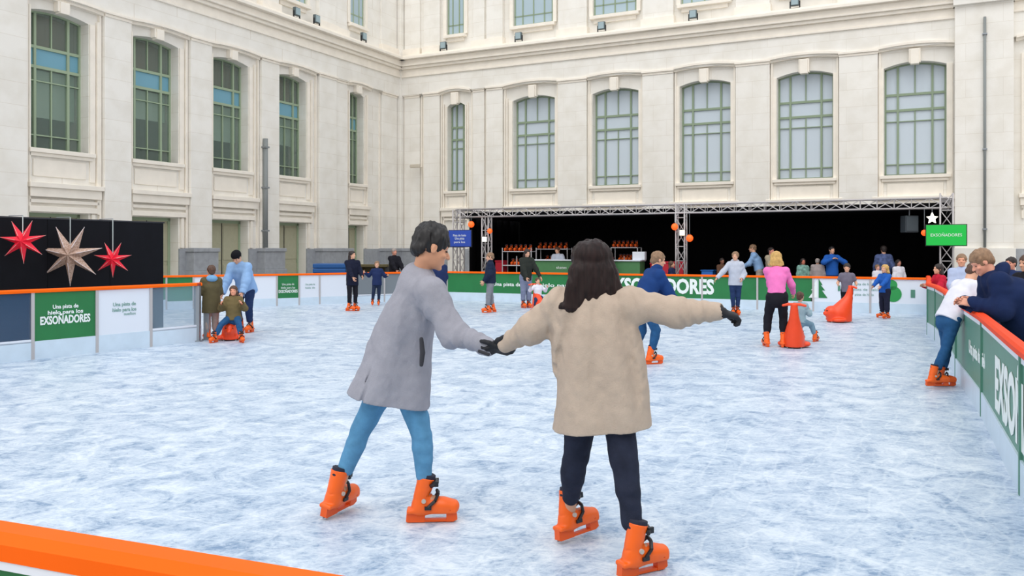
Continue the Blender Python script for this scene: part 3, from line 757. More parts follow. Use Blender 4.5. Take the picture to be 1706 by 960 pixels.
M_se = mat('pale_seam', (240,190,180), .6); M_se2 = mat('white_seam', (225,215,220), .5)
star(38,402,.37,M_sr,M_se,'medium red paper star lantern, leftmost of the three',.04)
star(117,425,.54,M_sb,M_se2,'large beige seven-pointed star lantern between the two red ones',.0)
star(188,432,.335,M_sr,M_se,'small red paper star lantern, rightmost of the three',.0)

# ------------------------------------------------------------------ covered stand behind the rink (truss, curtains)
def tfs(v): p = BK(v[0], v[1]); return (p[0], p[1], v[2])
def sx(px, w): return BKx(px, w)
W0, W1 = 1.35, 6.4
uL, uR = sx(764, W0), sx(1578, W0)
def truss(a, b, s, label, name, seg=.42):
    a = np.array(a, float); b = np.array(b, float); L = np.linalg.norm(b-a); z = (b-a)/L
    t = np.array([0,0,1.]) if abs(z[2]) < .9 else np.array([1.,0,0]); x = nrm(np.cross(z, t)); y = np.cross(z, x)
    if abs(z[2]) > .9: x = np.array([1.,0,0]); y = np.array([0,1.,0])
    mb = MB(tfs); h = s/2; cs = [x*i*h+y*j*h for i, j in ((-1,-1),(1,-1),(1,1),(-1,1))]
    for c in cs: mb.tube(a+c, b+c, .024, n=6)
    w = MB(tfs); n = max(1, round(L/seg))
    for k in range(4):
        c0, c1 = cs[k], cs[(k+1) % 4]
        for i in range(n):
            p, q = (c0, c1) if i % 2 == 0 else (c1, c0)
            w.tube(a+z*L*i/n+p, a+z*L*(i+1)/n+q, .013, n=5)
            w.tube(a+z*L*i/n+c0, a+z*L*i/n+c1, .011, n=5)
    bw = np.array(tfs(a)); o = mb.build(name, M_alu, None, smooth=True, base=bw, loc=bw); tag(o, label, 'truss', 'stage trusses')
    w.build('lattice', M_alu, o, base=bw); return o
zt = 2.86
truss((uL,W0,zt),(uR,W0,zt),.26,'long horizontal lattice truss along the front of the black stand','truss_beam')
truss((sx(764,W0),W0,0),(sx(764,W0),W0,zt+.13),.28,'lattice truss upright at the left end behind the blue sign','truss_tower')
truss((sx(811,W0),W0,0),(sx(811,W0),W0,zt-.13),.24,'lattice truss upright, second from the left, with a lamp','truss_tower')
truss((sx(1135,W0),W0,0),(sx(1135,W0),W0,zt+.16),.26,'lattice truss upright in the middle of the stand','truss_tower')
truss((sx(1577,W0),W0,0),(sx(1577,W0),W0,zt+.25),.3,'lattice truss upright at the right end behind the green sign','truss_tower')
truss((uL,W0,zt),(uL,W1,zt),.26,'lattice truss running back at the left end of the stand','truss_beam')
truss((uR,W0,zt),(uR,W1,zt),.26,'lattice truss running back at the right end of the stand','truss_beam')
truss((uL,W1,zt+.1),(uR,W1,zt+.1),.26,'lattice truss along the back of the stand above the curtain','truss_beam')
def curtain(a, b, z0, z1, label, amp=.06, step=.16):
    a = np.array(a, float); b = np.array(b, float); L = np.linalg.norm(b-a); n = int(L/step); U = (b-a)/L; N = np.array([U[1],-U[0]])
    vs = []
    for i in range(n+1):
        o = amp*math.sin(i*1.9)+amp*.4*math.sin(i*.7); p = a+U*L*i/n+N*o; vs += [(p[0],p[1],z0),(p[0],p[1],z1)]
    mb = MB(tfs); mb.add(vs, [(2*i,2*i+2,2*i+3,2*i+1) for i in range(n)])
    o = mb.build('stage_curtain', M_black, None, smooth=True); tag(o, label, 'curtain', 'black curtains of the stand')
    sm = o.modifiers.new('thick', 'SOLIDIFY'); sm.thickness = .01
    return o
curtain((uL-.1,W1-.25),(uR+.1,W1-.25),0,zt+.05,'wide black curtain closing the back of the stand')
curtain((uL-.05,W1-.3),(uL-.05,W0+.9),0,zt-.12,'black side curtain at the left end of the stand')
curtain((uR+.1,W1-.3),(uR+.1,W0+.3),0,zt-.12,'black side curtain at the right end of the stand')
rf = MB(tfs); rf.box(uL,uR,W0+.15,W1,zt-.15,zt-.11); o = rf.build('stage_roof', M_black, None); tag(o,'black cloth roof stretched over the stand','canopy')
vl = MB(tfs); vl.box(uL,uR,W0+.15,W0+.18,zt-.16,zt+.02); vl.build('front_edge', M_black, o)
fl = MB(tfs); fl.box(uL,uR,W0+.2,W1,0,.16); o = fl.build('stage_floor', mat('stand_floor', (40,40,44), .8), None); tag(o,'low dark platform floor of the stand','platform')
# lanterns and lamps
def zpx(y, d): return EYE-(y-HZ)*d/F_PX
M_lan = mat('orange_lantern_glow', (255,96,30), .5, emit=.9); M_wh = mat('warm_lamp_glow', (255,240,205), .5, emit=1.2)
def lantern(px, py, r, m, label, w=None, cat='lantern'):
    w = W0-.2 if w is None else w
    u = sx(px, w); p = BK(u, w); z = zpx(py, p[1])
    e = empty('round_lantern', (p[0],p[1],z), label, cat, 'lanterns on the stand')
    prof = [(r*.25,-r),(r*.7,-r*.75),(r,-r*.25),(r,r*.25),(r*.7,r*.75),(r*.25,r)]
    MB().lathe(prof, n=14).build('shade', m, e, smooth=True)
    MB().tube((0,0,r),(0,0,r+.03),r*.28,n=10).build('cap', M_dark, e)
    MB().tube((0,0,r+.03),(0,0,max(r+.08,zt-.13-z)),.006,n=5).build('cord', M_steel, e)
for px, py, r, ds in ((785,374,.105,'round orange lantern at the far left of the stand beside the blue sign'),(816,385,.085,'smaller round orange lantern on the second truss upright'),(1124,378,.10,'round orange lantern left of the middle truss upright'),(1149,397,.105,'round orange lantern right of the middle truss upright'),(1540,388,.08,'round orange lantern peeping out left of the green sign')):
    lantern(px, py, r, M_lan, ds)
def lamp(px, py, s, label, w):
    p = BK(sx(px,w),w); z = zpx(py,p[1]); e = empty('square_lamp', (p[0],p[1],z), label, 'lamp', 'white lamps on the stand')
    MB().box(-s,s,-.04,.04,-s,s).build('housing', M_steel, e, bevel=.01); MB().box(-s*.85,s*.85,-.05,-.04,-s*.85,s*.85).build('lens', M_wh, e)
lamp(807,399,.09,'square white lamp on the second truss upright', W0-.2); lamp(1136,388,.09,'square white lamp on the middle truss upright', W0-.2)
p = BK(sx(1553,W0-.35),W0-.35); z = zpx(364,p[1])
pl = []
for k in range(10):
    an = math.pi/2+math.pi*k/5; r = .15 if k % 2 == 0 else .068; pl.append((r*math.cos(an), r*math.sin(an)))
o = MB().prism(pl,-.03,.03).build('star_lamp', mat('white_star_glow', (255,252,235), .5, emit=1.3), None, loc=(p[0],p[1],z)); tag(o,'five-pointed glowing white star above the green sign','star lamp')
MB().tube((0,0,.15),(0,0,max(.2,zt-.1-z)),.006,n=5).build('cord', M_steel, o)
# loudspeaker
p = BK(sx(1515,W0+.4),W0+.4); z = zpx(373,p[1]); e = empty('loudspeaker', (p[0],p[1],z), 'dark grey loudspeaker hanging under the truss at the right', 'loudspeaker')
MB().box(-.18,.18,-.16,.16,-.24,.22).build('cabinet', mat('speaker_grey', (58,66,72), .6), e, bevel=.02); MB().box(-.15,.15,-.175,-.16,-.2,.19).build('grille', mat('speaker_grille', (72,82,88), .7, bump=.5, bscale=200), e)
MB().tube((0,0,.2),(0,0,.5),.015).build('bracket', M_steel, e)
# signs
def sign(x0, x1, y0, y1, w, m, lines, label, glow=0, pole=True):
    u0, u1 = sx(x0,w), sx(x1,w); c = (u0+u1)/2; p = BK(c,w); zt_, zb = zpx(y0,p[1]), zpx(y1,p[1]); hw = (u1-u0)/2; zc = (zt_+zb)/2; hh = (zt_-zb)/2
    e = empty('sign_board', (p[0],p[1],0), label, 'sign', None)
    tf_ = lambda v: (U_B[0]*v[0]+N_B[0]*v[1], U_B[1]*v[0]+N_B[1]*v[1], v[2])
    MB(tf_).box(-hw,hw,-.03,.03,zc-hh,zc+hh).build('panel', m, e, bevel=.008)
    MB(tf_).box(-hw-.02,hw+.02,.0,.04,zc-hh-.02,zc+hh+.02).build('sign_frame', M_dark, e)
    if pole: MB(tf_).box(-.03,.03,.03,.28,zc-.03,zc+.03).build('bracket', M_steel, e)
    for s_, dz, sz, wd in lines:
        text('lettering', s_, sz, M_text, e, (p[0]-N_B[0]*.034,p[1]-N_B[1]*.034,zc+dz), (U_B[0],U_B[1],0), width=wd)
    return e
sign(748,785,384,411,W0-.35,mat('blue_sign', (36,72,170), .4, emit=.05),[('Pista de hielo',.1,.11,.5),('Una pista',.0,.12,.36),('para los',-.12,.1,.42)],'small blue sign with three white lines fixed to the left truss')
sign(1543,1610,375,409,W0-.3,mat('green_screen_glow', (0,170,60), .4, emit=.35),[('EXSOÑADORES',.0,.11,.72)],'bright green sign with one line of lettering on the right truss upright')
# ------------------------------------------------------------------ skates (one adult boot, reused at each wearer's size)
M_sk = mat('orange_boot_shell', (247,100,12), .4, var=.05, vscale=9); M_skd = mat('orange_blade_frame', (232,88,10), .42)
M_buck = mat('black_buckle', (24,24,30), .4); M_liner = mat('dark_boot_liner', (34,34,52), .8); M_pivot = mat('grey_pivot', (190,180,170), .4); M_blade = mat('steel_blade', (150,130,125), .3, metal=.7)
def make_boot():
    # origin on the ice below the ankle, x forward, z up
    s = Vol((-.14,-.075,.03),(.26,.075,.30),.0045)
    s.loft([(-.035,0,.09),(.05,0,.100),(.13,0,.098),(.19,0,.090)],[.045,.050,.048,.040],[.044,.047,.052,.045],np.array([0,0,1.]),k=.02)
    s.loft([(-.03,0,.085),(-.02,0,.15),(-.002,0,.215),(.01,0,.262)],[.058,.056,.056,.06],[.045,.047,.05,.053],np.array([1.,0,0]),k=.03,flat1=True)
    s.rbox((.045,0,.069),(.165,.043,.014),.012,k=.015)
    s.loft([(.0,0,.16),(.012,0,.30)],[.042,.045],[.037,.04],np.array([1.,0,0]),k=0,op='s')
    for z in (.148,.205):                                  # shell overlap grooves
        s.chain([(-.085,.0,z-.012),(-.06,.048,z),(.03,.056,z+.006),(.075,0,z+.012),(.03,-.056,z+.006),(-.06,-.048,z),(-.085,0,z-.012)],[.004]*7,k=.004,op='s')
    s.chain([(-.06,.052,.075),(.05,.058,.078),(.16,.05,.074),(.215,0,.074),(.16,-.05,.074),(.05,-.058,.078),(-.06,-.052,.075)],[.003]*7,k=.003,op='s')
    s.org[0] = s.org[0]
    boot = s.mesh('skate_boot', M_sk)
    for vv in boot.data.vertices: vv.co.x *= .88
    h = MB(); y = .017
    outer = [(-.115,.062),(-.118,.012),(-.10,.006),(.19,.006),(.215,.016),(.205,.062)]
    h.prism([(-.105,.066),(-.110,.010),(-.10,.004),(.0,.004),(.0,.066)],-y*1.3,y*1.3)
    h.prism([(.0,.004),(.125,.004),(.125,.018),(.0,.018)],-y,y)
    h.prism([(.125,.004),(.165,.004),(.190,.016),(.185,.066),(.125,.066)],-y*1.2,y*1.2)
    h.prism([(.0,.056),(.125,.056),(.125,.066),(.0,.066)],-y*1.2,y*1.2)
    frame = h.build('blade_frame', M_skd, boot)
    MB().prism([(-.108,.0),(.172,.0),(.188,.012),(-.108,.012)],-.0035,.0035).build('blade', M_blade, boot)
    b = MB()
    def strap(pts, w):
        for i in range(len(pts)-1):
            a_ = np.array(pts[i]); b_ = np.array(pts[i+1]); b.tube(a_, b_, w, n=6)
    strap([(.062,-.03,.235),(.072,0,.24),(.062,.03,.235)],.010)
    strap([(.035,-.054,.222),(.062,-.032,.232)],.013)
    strap([(.035,.054,.222),(.062,.032,.232)],.013)
    strap([(.02,-.055,.10),(.06,-.05,.135),(.078,-.022,.168),(.07,.0,.185)],.010)
    strap([(.02,.055,.10),(.06,.05,.135),(.078,.022,.168),(.07,.0,.185)],.010)
    b.box(.0,.04,-.062,-.052,.085,.105); b.box(.0,.04,.052,.062,.085,.105)
    b.box(.045,.08,-.045,-.03,.215,.245); b.box(.045,.08,.03,.045,.215,.245)
    b.build('buckle', M_buck, boot)
    p = MB(); p.tube((-.005,-.058,.135),(-.005,-.046,.135),.013,n=14); p.tube((-.005,.046,.135),(-.005,.058,.135),.013,n=14); p.build('pivot', M_pivot, boot)
    l = Vol((-.09,-.07,.22),(.09,.07,.31),.005); l.loft([(.005,0,.24),(.014,0,.282)],[.053,.052],[.046,.046],np.array([1.,0,0]),k=0,flat1=True)
    l.mesh('liner', M_liner, boot)
    return boot
BOOT = make_boot(); BOOT_USED = [False]
SM = MB(); SM.sphere((0,0,0),1.0,n=10); _e = SM.build('eye_source', mat('dark_eye', (30,24,22), .3), None, smooth=True); EYE_ME = _e.data; bpy.data.objects.remove(_e)
def put_skate(parent, base, ankle, fdir, pitch, roll, sc, name='skate_boot'):
    """ankle is 0.13*sc above the blade along the boot's own up axis"""
    f = nrm([fdir[0],fdir[1],0]); up = np.array([0,0,1.]); sd = np.cross(up, f)
    f2 = f*math.cos(pitch)+up*math.sin(pitch); u2 = np.cross(f2, sd); 
    s2 = sd*math.cos(roll)+u2*math.sin(roll); u3 = np.cross(f2, s2)
    M = Matrix(((f2[0],s2[0],u3[0]),(f2[1],s2[1],u3[1]),(f2[2],s2[2],u3[2]))).to_4x4() @ Matrix.Scale(sc, 4)
    M.translation = Vector(np.array(ankle)-u3*.13*sc-np.array(base))
    if not BOOT_USED[0]: o = BOOT; BOOT_USED[0] = True
    else:
        o = BOOT.copy(); col.objects.link(o)
        for c in BOOT.children: d = c.copy(); col.objects.link(d); d.parent = o
    o.name = name
    o.parent = parent; o.matrix_parent_inverse = Matrix.Identity(4); o.matrix_basis = M
    return o, u3

# ------------------------------------------------------------------ people
def ik(a, t, l1, l2, hint):
    a = np.array(a, float); t = np.array(t, float); d = t-a; L = np.linalg.norm(d); mx = (l1+l2)*.998
    if L > mx: t = a+d*mx/L; d = t-a; L = mx
    L = max(L, abs(l1-l2)+1e-3); z = d/L
    x = (l1*l1-l2*l2+L*L)/(2*L); y = math.sqrt(max(l1*l1-x*x, 0)); h = np.array(hint, float); h = h-z*(h@z); h /= (np.linalg.norm(h)+1e-9)
    return a+z*x+h*y, t
def hand(v, W, dr, nrml, H, curl=.35, side=1, grow=0.0, k=.006, off=.016):
    """palm, four fingers and a thumb; nrml points out of the palm side (fingers curl towards it)"""
    s = H/1.72; z = nrm(dr); W = W+z*off*s; n = np.array(nrml, float); n = nrm(n-z*(n@z)); x = np.cross(z, n)*side      # x towards the thumb
    kn = []
    for i, o in enumerate((.030,.010,-.011,-.030)):
        b = W+x*o*.7*s+z*.012*s; q = W+x*o*s+z*(.088-(abs(i-1.2))*.006)*s-n*.003*s
        v.cone(b, q, .0145*s+grow, .0115*s+grow, k=.01*s); kn.append(q)
    for i, (q, ln) in enumerate(zip(kn, (.074,.084,.078,.06))):
        a = curl*.8; p = q; dirn = z; r = .0088*s+grow
        for j, fr in enumerate((.44,.31,.25)):
            a_ = curl*(j+.6)*1.15; dd = z*math.cos(a_)+n*math.sin(a_)+x*(.06*(1.3-i)); dd = nrm(dd); p2 = p+dd*ln*fr*s
            v.cone(p, p2, r, r*.93, k=.003); p = p2; r *= .93
    a0 = W+x*.026*s+z*.022*s; a1 = a0+nrm(x*.75+z*.65+n*.35)*.042*s; a2 = a1+nrm(x*.30+z*.85+n*.45)*.034*s; a3 = a2+nrm(z*.9+n*.5)*.026*s
    v.chain([a0,a1,a2,a3],[.015*s+grow,.0115*s+grow,.0105*s+grow,.009*s+grow],k=.008*s)
SKIN = {}
def skinmat(c): return mat('skin_%d_%d_%d' % tuple(c), c, .55, var=.04, vscale=25)
def clothmat(name, c, rough=.9, var=.06): return mat(name, c, rough, var=var, vscale=14, bump=.25, bscale=140, spec=.2)
def head_prims(v, C, fr, h):
    X, Y, Z = fr           # right, forward, up
    pt = lambda a, b, c: C+X*a*h+Y*b*h+Z*c*h
    v.ell(pt(0,-.05,.12),(.335*h,.42*h,.36*h),fr,k=.02)
    v.ell(pt(0,.10,-.13),(.27*h,.31*h,.30*h),fr,k=.08*h)
    v.ell(pt(0,.17,-.33),(.17*h,.19*h,.13*h),fr,k=.10*h)
    v.ell(pt(0,.29,.14),(.22*h,.10*h,.06*h),fr,k=.05*h)
    for s_ in (-1,1):
        v.ell(pt(.16*s_,.395,.025),(.085*h,.06*h,.05*h),fr,k=.05*h,op='s')
        v.ell(pt(.17*s_,.30,-.09),(.08*h,.08*h,.06*h),fr,k=.06*h)
    v.chain([pt(0,.375,.06),pt(0,.45,-.05),pt(0,.475,-.095)],[.028*h,.042*h,.052*h],k=.03*h)
    for s_ in (-1,1): v.ell(pt(.05*s_,.43,-.11),(.035*h,.04*h,.03*h),fr,k=.02*h)
    v.ell(pt(0,.385,-.235),(.095*h,.045*h,.022*h),fr,k=.015*h); v.ell(pt(0,.38,-.28),(.085*h,.045*h,.026*h),fr,k=.015*h)
    v.ell(pt(0,.335,-.405),(.075*h,.07*h,.06*h),fr,k=.05*h)
    for s_ in (-1,1):
        v.ell(pt(.335*s_,-.01,-.02),(.03*h,.075*h,.125*h),fr,k=.02*h); v.ell(pt(.365*s_,.015,-.01),(.018*h,.035*h,.07*h),fr,k=.01*h,op='s')
def figure(J, H, name, label, base, skin, res=.011, **K):
    """J: explicit joints (world). clothes and hair come as keyword arguments"""
    base = np.array(base, float)
    root = empty('person', base, label, 'person', K.get('group')); root.name = name
    X0 = J['right']; fwd = J['fwd']; s = H
    hh = J.get('headh', .132*H); C = J['head']; fr = J['hfr']
    # ---------- body
    allp = np.array([C+fr[2]*hh, C-fr[2]*hh, C+fr[1]*hh, C-fr[1]*hh, J['N'], J['hip'], *J['sh'], *J['el'], *J['wr'], *J['wr2'], *J['hp'], *J['kn'], *J['an']])
    pad = .10*H
    b = Vol(allp.min(0)-pad*.8, allp.max(0)+pad*.8, res)
    hip, N = J['hip'], J['N']; sp = N-hip; Ls = np.linalg.norm(sp); spn = sp/Ls
    bend = J.get('bend', np.zeros(3))
    mid = hip+sp*.35+bend*.6; chest = hip+sp*.68+bend*.5
    tw = K.get('width', 1.0)
    b.loft([hip-spn*.03*H, hip+spn*.03*H, mid, chest, N-spn*.03*H],[.075*H*tw,.088*H*tw,.072*H*tw,.092*H*tw,.07*H],[.06*H*tw,.066*H*tw,.056*H*tw,.066*H*tw,.045*H],X0,k=.02*H)
    b.chain([N-spn*.02*H, C-fr[2]*hh*.30-fr[1]*hh*.10],[.036*H*K.get('neck',1),.031*H*K.get('neck',1)],k=.02*H)
    for i in (0,1):
        b.chain([N-spn*.03*H, J['sh'][i]],[.035*H,.034*H],k=.03*H)
        b.chain([J['sh'][i],J['el'][i],J['wr'][i]],[.031*H,.024*H,.0165*H],k=.012*H)
        b.chain([J['hp'][i],J['kn'][i],J['an'][i]],[.046*H,.028*H,.018*H],k=.01*H)
        b.cone(J['kn'][i]*.72+J['an'][i]*.28, J['kn'][i]*.45+J['an'][i]*.55, .027*H, .022*H, k=.01*H)
        fd = J['fd'][i]
        if 'pt' in J: pt_ = J['pt'][i]
        else: pt_ = 0
        f3 = nrm(np.array([fd[0],fd[1],0])*math.cos(pt_)+np.array([0,0,math.sin(pt_)]))
        b.chain([J['an'][i], J['an'][i]+f3*.055*H-np.array([0,0,.015*H]), J['an'][i]+f3*.085*H-np.array([0,0,.02*H])],[.022*H,.02*H,.016*H],k=.01)
        hd = nrm(J['wr2'][i]-J['el'][i]) if 'hd' not in J else J['hd'][i]
        pn = J['pn'][i] if 'pn' in J else nrm(-np.array([0,0,1.])+1e-3*fwd)
        hand(b, J['wr'][i], hd, pn, H*K.get('handscale',1.0), K.get('curl', .45), side=(1 if i == 1 else -1), off=K.get('off',.016))
    head_prims(b, C, fr, hh)
    body = b.mesh('body', skinmat(skin), root, base)
    # ---------- eyes and brows
    if K.get('eyes', True):
        for s_ in (-1,1):
            p = C+fr[0]*.155*hh*s_+fr[1]*.352*hh+fr[2]*.03*hh
            o = bpy.data.objects.new('eye', EYE_ME); col.objects.link(o); o.parent = root
            M = Matrix((fr[0]*.045*hh, fr[1]*.03*hh, fr[2]*.022*hh)).transposed().to_4x4(); M.translation = Vector(p-base); o.matrix_basis = M
    # ---------- trousers
    tr = K.get('trousers')
    if tr:
        lo = tr.get('loose', .012)*1.0; rg = tr.get('skirt')
        pts = np.array([hip+spn*.12*H, *J['hp'], *J['kn'], *J['an']]); v = Vol(pts.min(0)-.13*H, pts.max(0)+.13*H, res*.9)
        v.loft([hip-spn*.045*H, hip+spn*.03*H, hip+spn*.11*H],[(.083)*H+lo,.092*H+lo,.082*H+lo],[.066*H+lo,.070*H+lo,.062*H+lo],X0,k=.02*H,flat1=True)
        for i in (0,1):
            end = J['an'][i]+nrm(J['kn'][i]-J['an'][i])*tr.get('cuff',.075)*H
            v.chain([J['hp'][i],J['kn'][i]],[.055*H+lo,.036*H+lo],k=.02*H)
            calf = J['kn'][i]*.68+end*.32
            v.chain([J['kn'][i],calf,end],[.036*H+lo,.0355*H+lo,.029*H+lo*tr.get('flare',1.0)],k=.006)
        v.wrinkle(.007*H*tr.get('fold',1), 9/H, 9/H, 22/H, seed=sum(map(ord, label)) % 97*.37)
        v.mesh(tr.get('name','trousers'), tr['m'], root, base)
    # ---------- upper garment
    g = K.get('top')
    if g:
        m_ = g.get('loose', .02); v = None
        if 'loft' in g:
            cs, rx, ry = g['loft']
        else:
            hem = hip-spn*g.get('hem',.0)*H; fl = g.get('flare', .0)*H
            hd_ = g.get('hemdir')
            if hd_ is not None: hem = hip+np.array(hd_)*g.get('hem',0)*H
            cs = [hem, hip+spn*.02*H, mid, chest, N-spn*.035*H, N+spn*.0*H]
            rx = [.092*H*tw+m_+fl, .092*H*tw+m_+fl*.4, .082*H*tw+m_, .098*H*tw+m_, .072*H+m_*.6, .040*H+m_*.3]
            ry = [.074*H*tw+m_+fl, .074*H*tw+m_+fl*.4, .068*H*tw+m_, .072*H*tw+m_, .052*H+m_*.6, .040*H+m_*.3]
            if g.get('hem',0) < .02: cs = cs[1:]; rx = rx[1:]; ry = ry[1:]
        sl = g.get('sleeve', 1.0); pts = [*cs, *J['sh']]
        if sl: pts += [*J['el'], *J['wr']]
        pts = np.array(pts); v = Vol(pts.min(0)-.16*H, pts.max(0)+.16*H, res*.85)
        if g.get('drape'):
            z0_ = nrm(cs[-1]-cs[0]); v.loft([cs[0]-z0_*.07, *cs], [rx[0]*1.02, *rx], [ry[0]*1.02, *ry], X0, k=.0)
        else: v.loft(cs, rx, ry, X0, k=.0, flat0=True)
        sr = g.get('sr', [.035*H+m_*.5,.030*H+m_*.6,.023*H+m_*.5])
        for i in (0,1):
            v.chain([N-spn*.035*H, J['sh'][i]],[.042*H+m_*.4,sr[0]*.96],k=.04*H)
            if sl >= 1: 
                v.chain([J['sh'][i],J['el'][i],J['wr'][i]],sr,k=.03*H)
                d_ = nrm(J['wr'][i]-J['el'][i])
                v.cone(J['wr'][i]+d_*.001, J['wr'][i]+d_*.12, sr[2]*.74, sr[2]*.9, k=0, op='s')
            elif sl > 0:
                e_ = J['sh'][i]+(J['el'][i]-J['sh'][i])*sl; v.chain([J['sh'][i], e_],[sr[0], sr[1]*1.1],k=.03*H)
        f_ = g.get('fold', 1.0)
        for (am, a1, a2, a3, sd) in g.get('folds', [(.008*f_, 7/H, 7/H, 13/H, sum(map(ord, label)) % 89*.41)]): v.wrinkle(am, a1, a2, a3, seed=sd)
        if g.get('drape'):
            ap, xd, n_, am, wd, sd_ = g['drape']; v.drape(ap, xd, n_, am, wd, sd_); v.plane(cs[0], -nrm(cs[-1]-cs[0]))
        ca = g.get('creases', .004 if H > 1.4 else .003)
        if sl >= 1:
            for i in (0,1):
                v.creases(J['sh'][i], J['el'][i], 3.2, ca, sr[0]*1.7, 1.0+i); v.creases(J['el'][i], J['wr'][i], 3.6, ca*.9, sr[1]*1.6, 3.0+i)
        if g.get('hollow', True):
            z_ = nrm(cs[1]-cs[0]); t_ = g.get('thick', .024)
            v.loft([cs[0]-z_*.03, cs[0]+(cs[1]-cs[0])*.8],[rx[0]-t_,rx[1]-t_*1.6],[ry[0]-t_,ry[1]-t_*1.6],X0,k=0,op='s')
        if 'cut' in g: g['cut'](v)
        gm = v.mesh(g.get('name','jacket'), g['m'], root, base)
        if g.get('collar'):
            v = Vol(N-.12*H, N+.12*H, res*.8); q = N+spn*.02*H
            v.loft([N-spn*.03*H, q, q+spn*.02*H],[.062*H,.052*H,.05*H],[.06*H,.05*H,.048*H],X0,k=0); v.loft([q-spn*.0*H, q+spn*.06*H],[.038*H,.043*H],[.036*H,.042*H],X0,k=0,op='s')
            v.mesh('collar', g.get('collar_m', g['m']), gm)
            gm.children[0].data.transform(Matrix.Translation(Vector(-base)))
        if g.get('hood'):
            v = Vol(N-.16*H, N+.16*H, res*.8); q = N-fwd*.045*H+spn*.015*H
            v.ell(q,(.075*H,.06*H,.055*H),np.array([X0,fwd,spn]),k=0); v.wrinkle(.01,12,12,12,3)
            o = v.mesh('hood', g.get('hood_m', g['m']), gm, base)
    # ---------- gloves
    if K.get('glove'):
        for i in (0,1):
            W = J['wr'][i]; v = Vol(W-.16*H*.75, W+.16*H*.75, min(res,.005)); hd = nrm(J['wr2'][i]-J['el'][i]) if 'hd' not in J else J['hd'][i]
            pn = J['pn'][i] if 'pn' in J else nrm(-np.array([0,0,1.])+1e-3*fwd)
            hand(v, W, hd, pn, H*K.get('handscale',1.0), K.get('curl', .45), side=(1 if i == 1 else -1), grow=.0035, off=K.get('off',.016))
            v.cone(W-hd*.02, W+hd*.03, .0205*H, .0185*H, k=.01); v.mesh('glove', K['glove'], root, base)
    # ---------- hair
    hr = K.get('hair', 'short'); hm = K.get('hairm')
    if hr:
        X, Y, Z = fr; pt = lambda a, b_, c: C+X*a*hh+Y*b_*hh+Z*c*hh
        HW = K.get('hairw',1.0); v = Vol(C-hh*1.2-np.array([0,0,hh*K.get('hairlen',.0)]), C+hh*1.0, min(res, .008)*.9)
        if hr in ('short','cap'):
            g_ = 1.0 if hr == 'short' else 1.02; u_ = K.get('hairvol', 0.0)
            v.ell(pt(0,-.07,.16+u_*.5),(.375*hh*g_,.455*hh*g_,(.385+u_)*hh*g_),fr,k=0)
            v.ell(pt(0,-.30,-.08),(.28*hh,.20*hh,.24*hh),fr,k=.05*hh)
            v.ell(pt(0,.42,-.12),(.36*hh,.36*hh,.34*hh),fr,k=.03*hh,op='s')
            v.ell(pt(0,.10,-.40),(.6*hh,.40*hh,.33*hh),fr,k=.03*hh,op='s')
            for s_ in (-1,1): v.ell(pt(.38*s_,.0,-.07),(.1*hh,.13*hh,.17*hh),fr,k=.02*hh,op='s')
        elif hr in ('long','bob','pony','bun'):
            L_ = {'long':.95,'bob':.45,'pony':.1,'bun':.1}[hr] if 'hairdrop' not in K else K['hairdrop']
            v.ell(pt(0,-.08,.15),(.40*hh*(.5+.5*HW),.47*hh,.40*hh),fr,k=0)
            dn = -Z*.55+np.array([0,0,-1.])*.45; dn = nrm(dn)
            if hr in ('long','bob'):
                p0 = pt(0,-.12,.05); p1 = pt(0,-.22,-.2); p2 = p1+dn*(L_*.5)*hh; p3 = p1+dn*L_*hh
                v.loft([p0,p1,p2,p3],[.38*hh*(HW*.6+.4),.42*hh*(HW*.8+.2),.47*hh*HW,.53*hh*HW],[.34*hh,.28*hh,.24*hh,.15*hh],X,k=.04*hh,flat1=False)
            else:
                v.ell(pt(0,-.28,-.05),(.27*hh,.18*hh,.22*hh),fr,k=.05*hh)
                if hr == 'bun': v.ell(pt(0,-.48,.25),(.18*hh,.16*hh,.17*hh),fr,k=.03*hh)
                else:
                    q = pt(0,-.5,.15); v.chain([q, q-Y*.12*hh-Z*.15*hh, q-Y*.12*hh+dn*.45*hh, q-Y*.05*hh+dn*.95*hh],[.08*hh,.12*hh,.11*hh,.05*hh],k=.03*hh)
            v.ell(pt(0,.42,-.14),(.30*hh,.36*hh,.40*hh),fr,k=.03*hh,op='s')
        am = .012*hh/.2*K.get('shag',1.0)
        v.wrinkle(am, 45,45,K.get('hairz', 7 if hr == 'long' else 16), seed=5.1)
        ho = v.mesh('hair' if hr != 'cap' else 'cap', hm, root, base)
        if K.get('cap'):
            v = Vol(C-hh*.8, C+hh*.9, .008); v.ell(pt(0,-.06,.2),(.41*hh,.48*hh,.40*hh),fr,k=0); v.plane(pt(0,0,.10), -Z+Y*.15); v.mesh('cap', K['cap'], root, base)
    # ---------- feet
    for i in (0,1):
        if K.get('feet','skates') == 'skates':
            put_skate(root, base, J['an'][i], J['fd'][i], J.get('pt',(0,0))[i], J.get('rl',(0,0))[i], K.get('ss', max(.72, H/1.74)))
        elif K.get('feet') == 'shoes':
            A = J['an'][i]; f = nrm([J['fd'][i][0],J['fd'][i][1],0]); sd = np.cross([0,0,1.], f); fr2 = np.array([f,sd,[0,0,1.]])
            v = Vol(A-.2*H, A+.2*H, .008); v.rbox(A+f*.04*H-np.array([0,0,.038*H]),(.078*H,.026*H,.010*H),.01,fr2); v.chain([A-np.array([0,0,.012*H]),A+f*.045*H-np.array([0,0,.022*H]),A+f*.09*H-np.array([0,0,.028*H])],[.028*H,.026*H,.022*H],k=.02)
            v.mesh('shoe', K.get('shoem', M_dark), root, base)
    return root
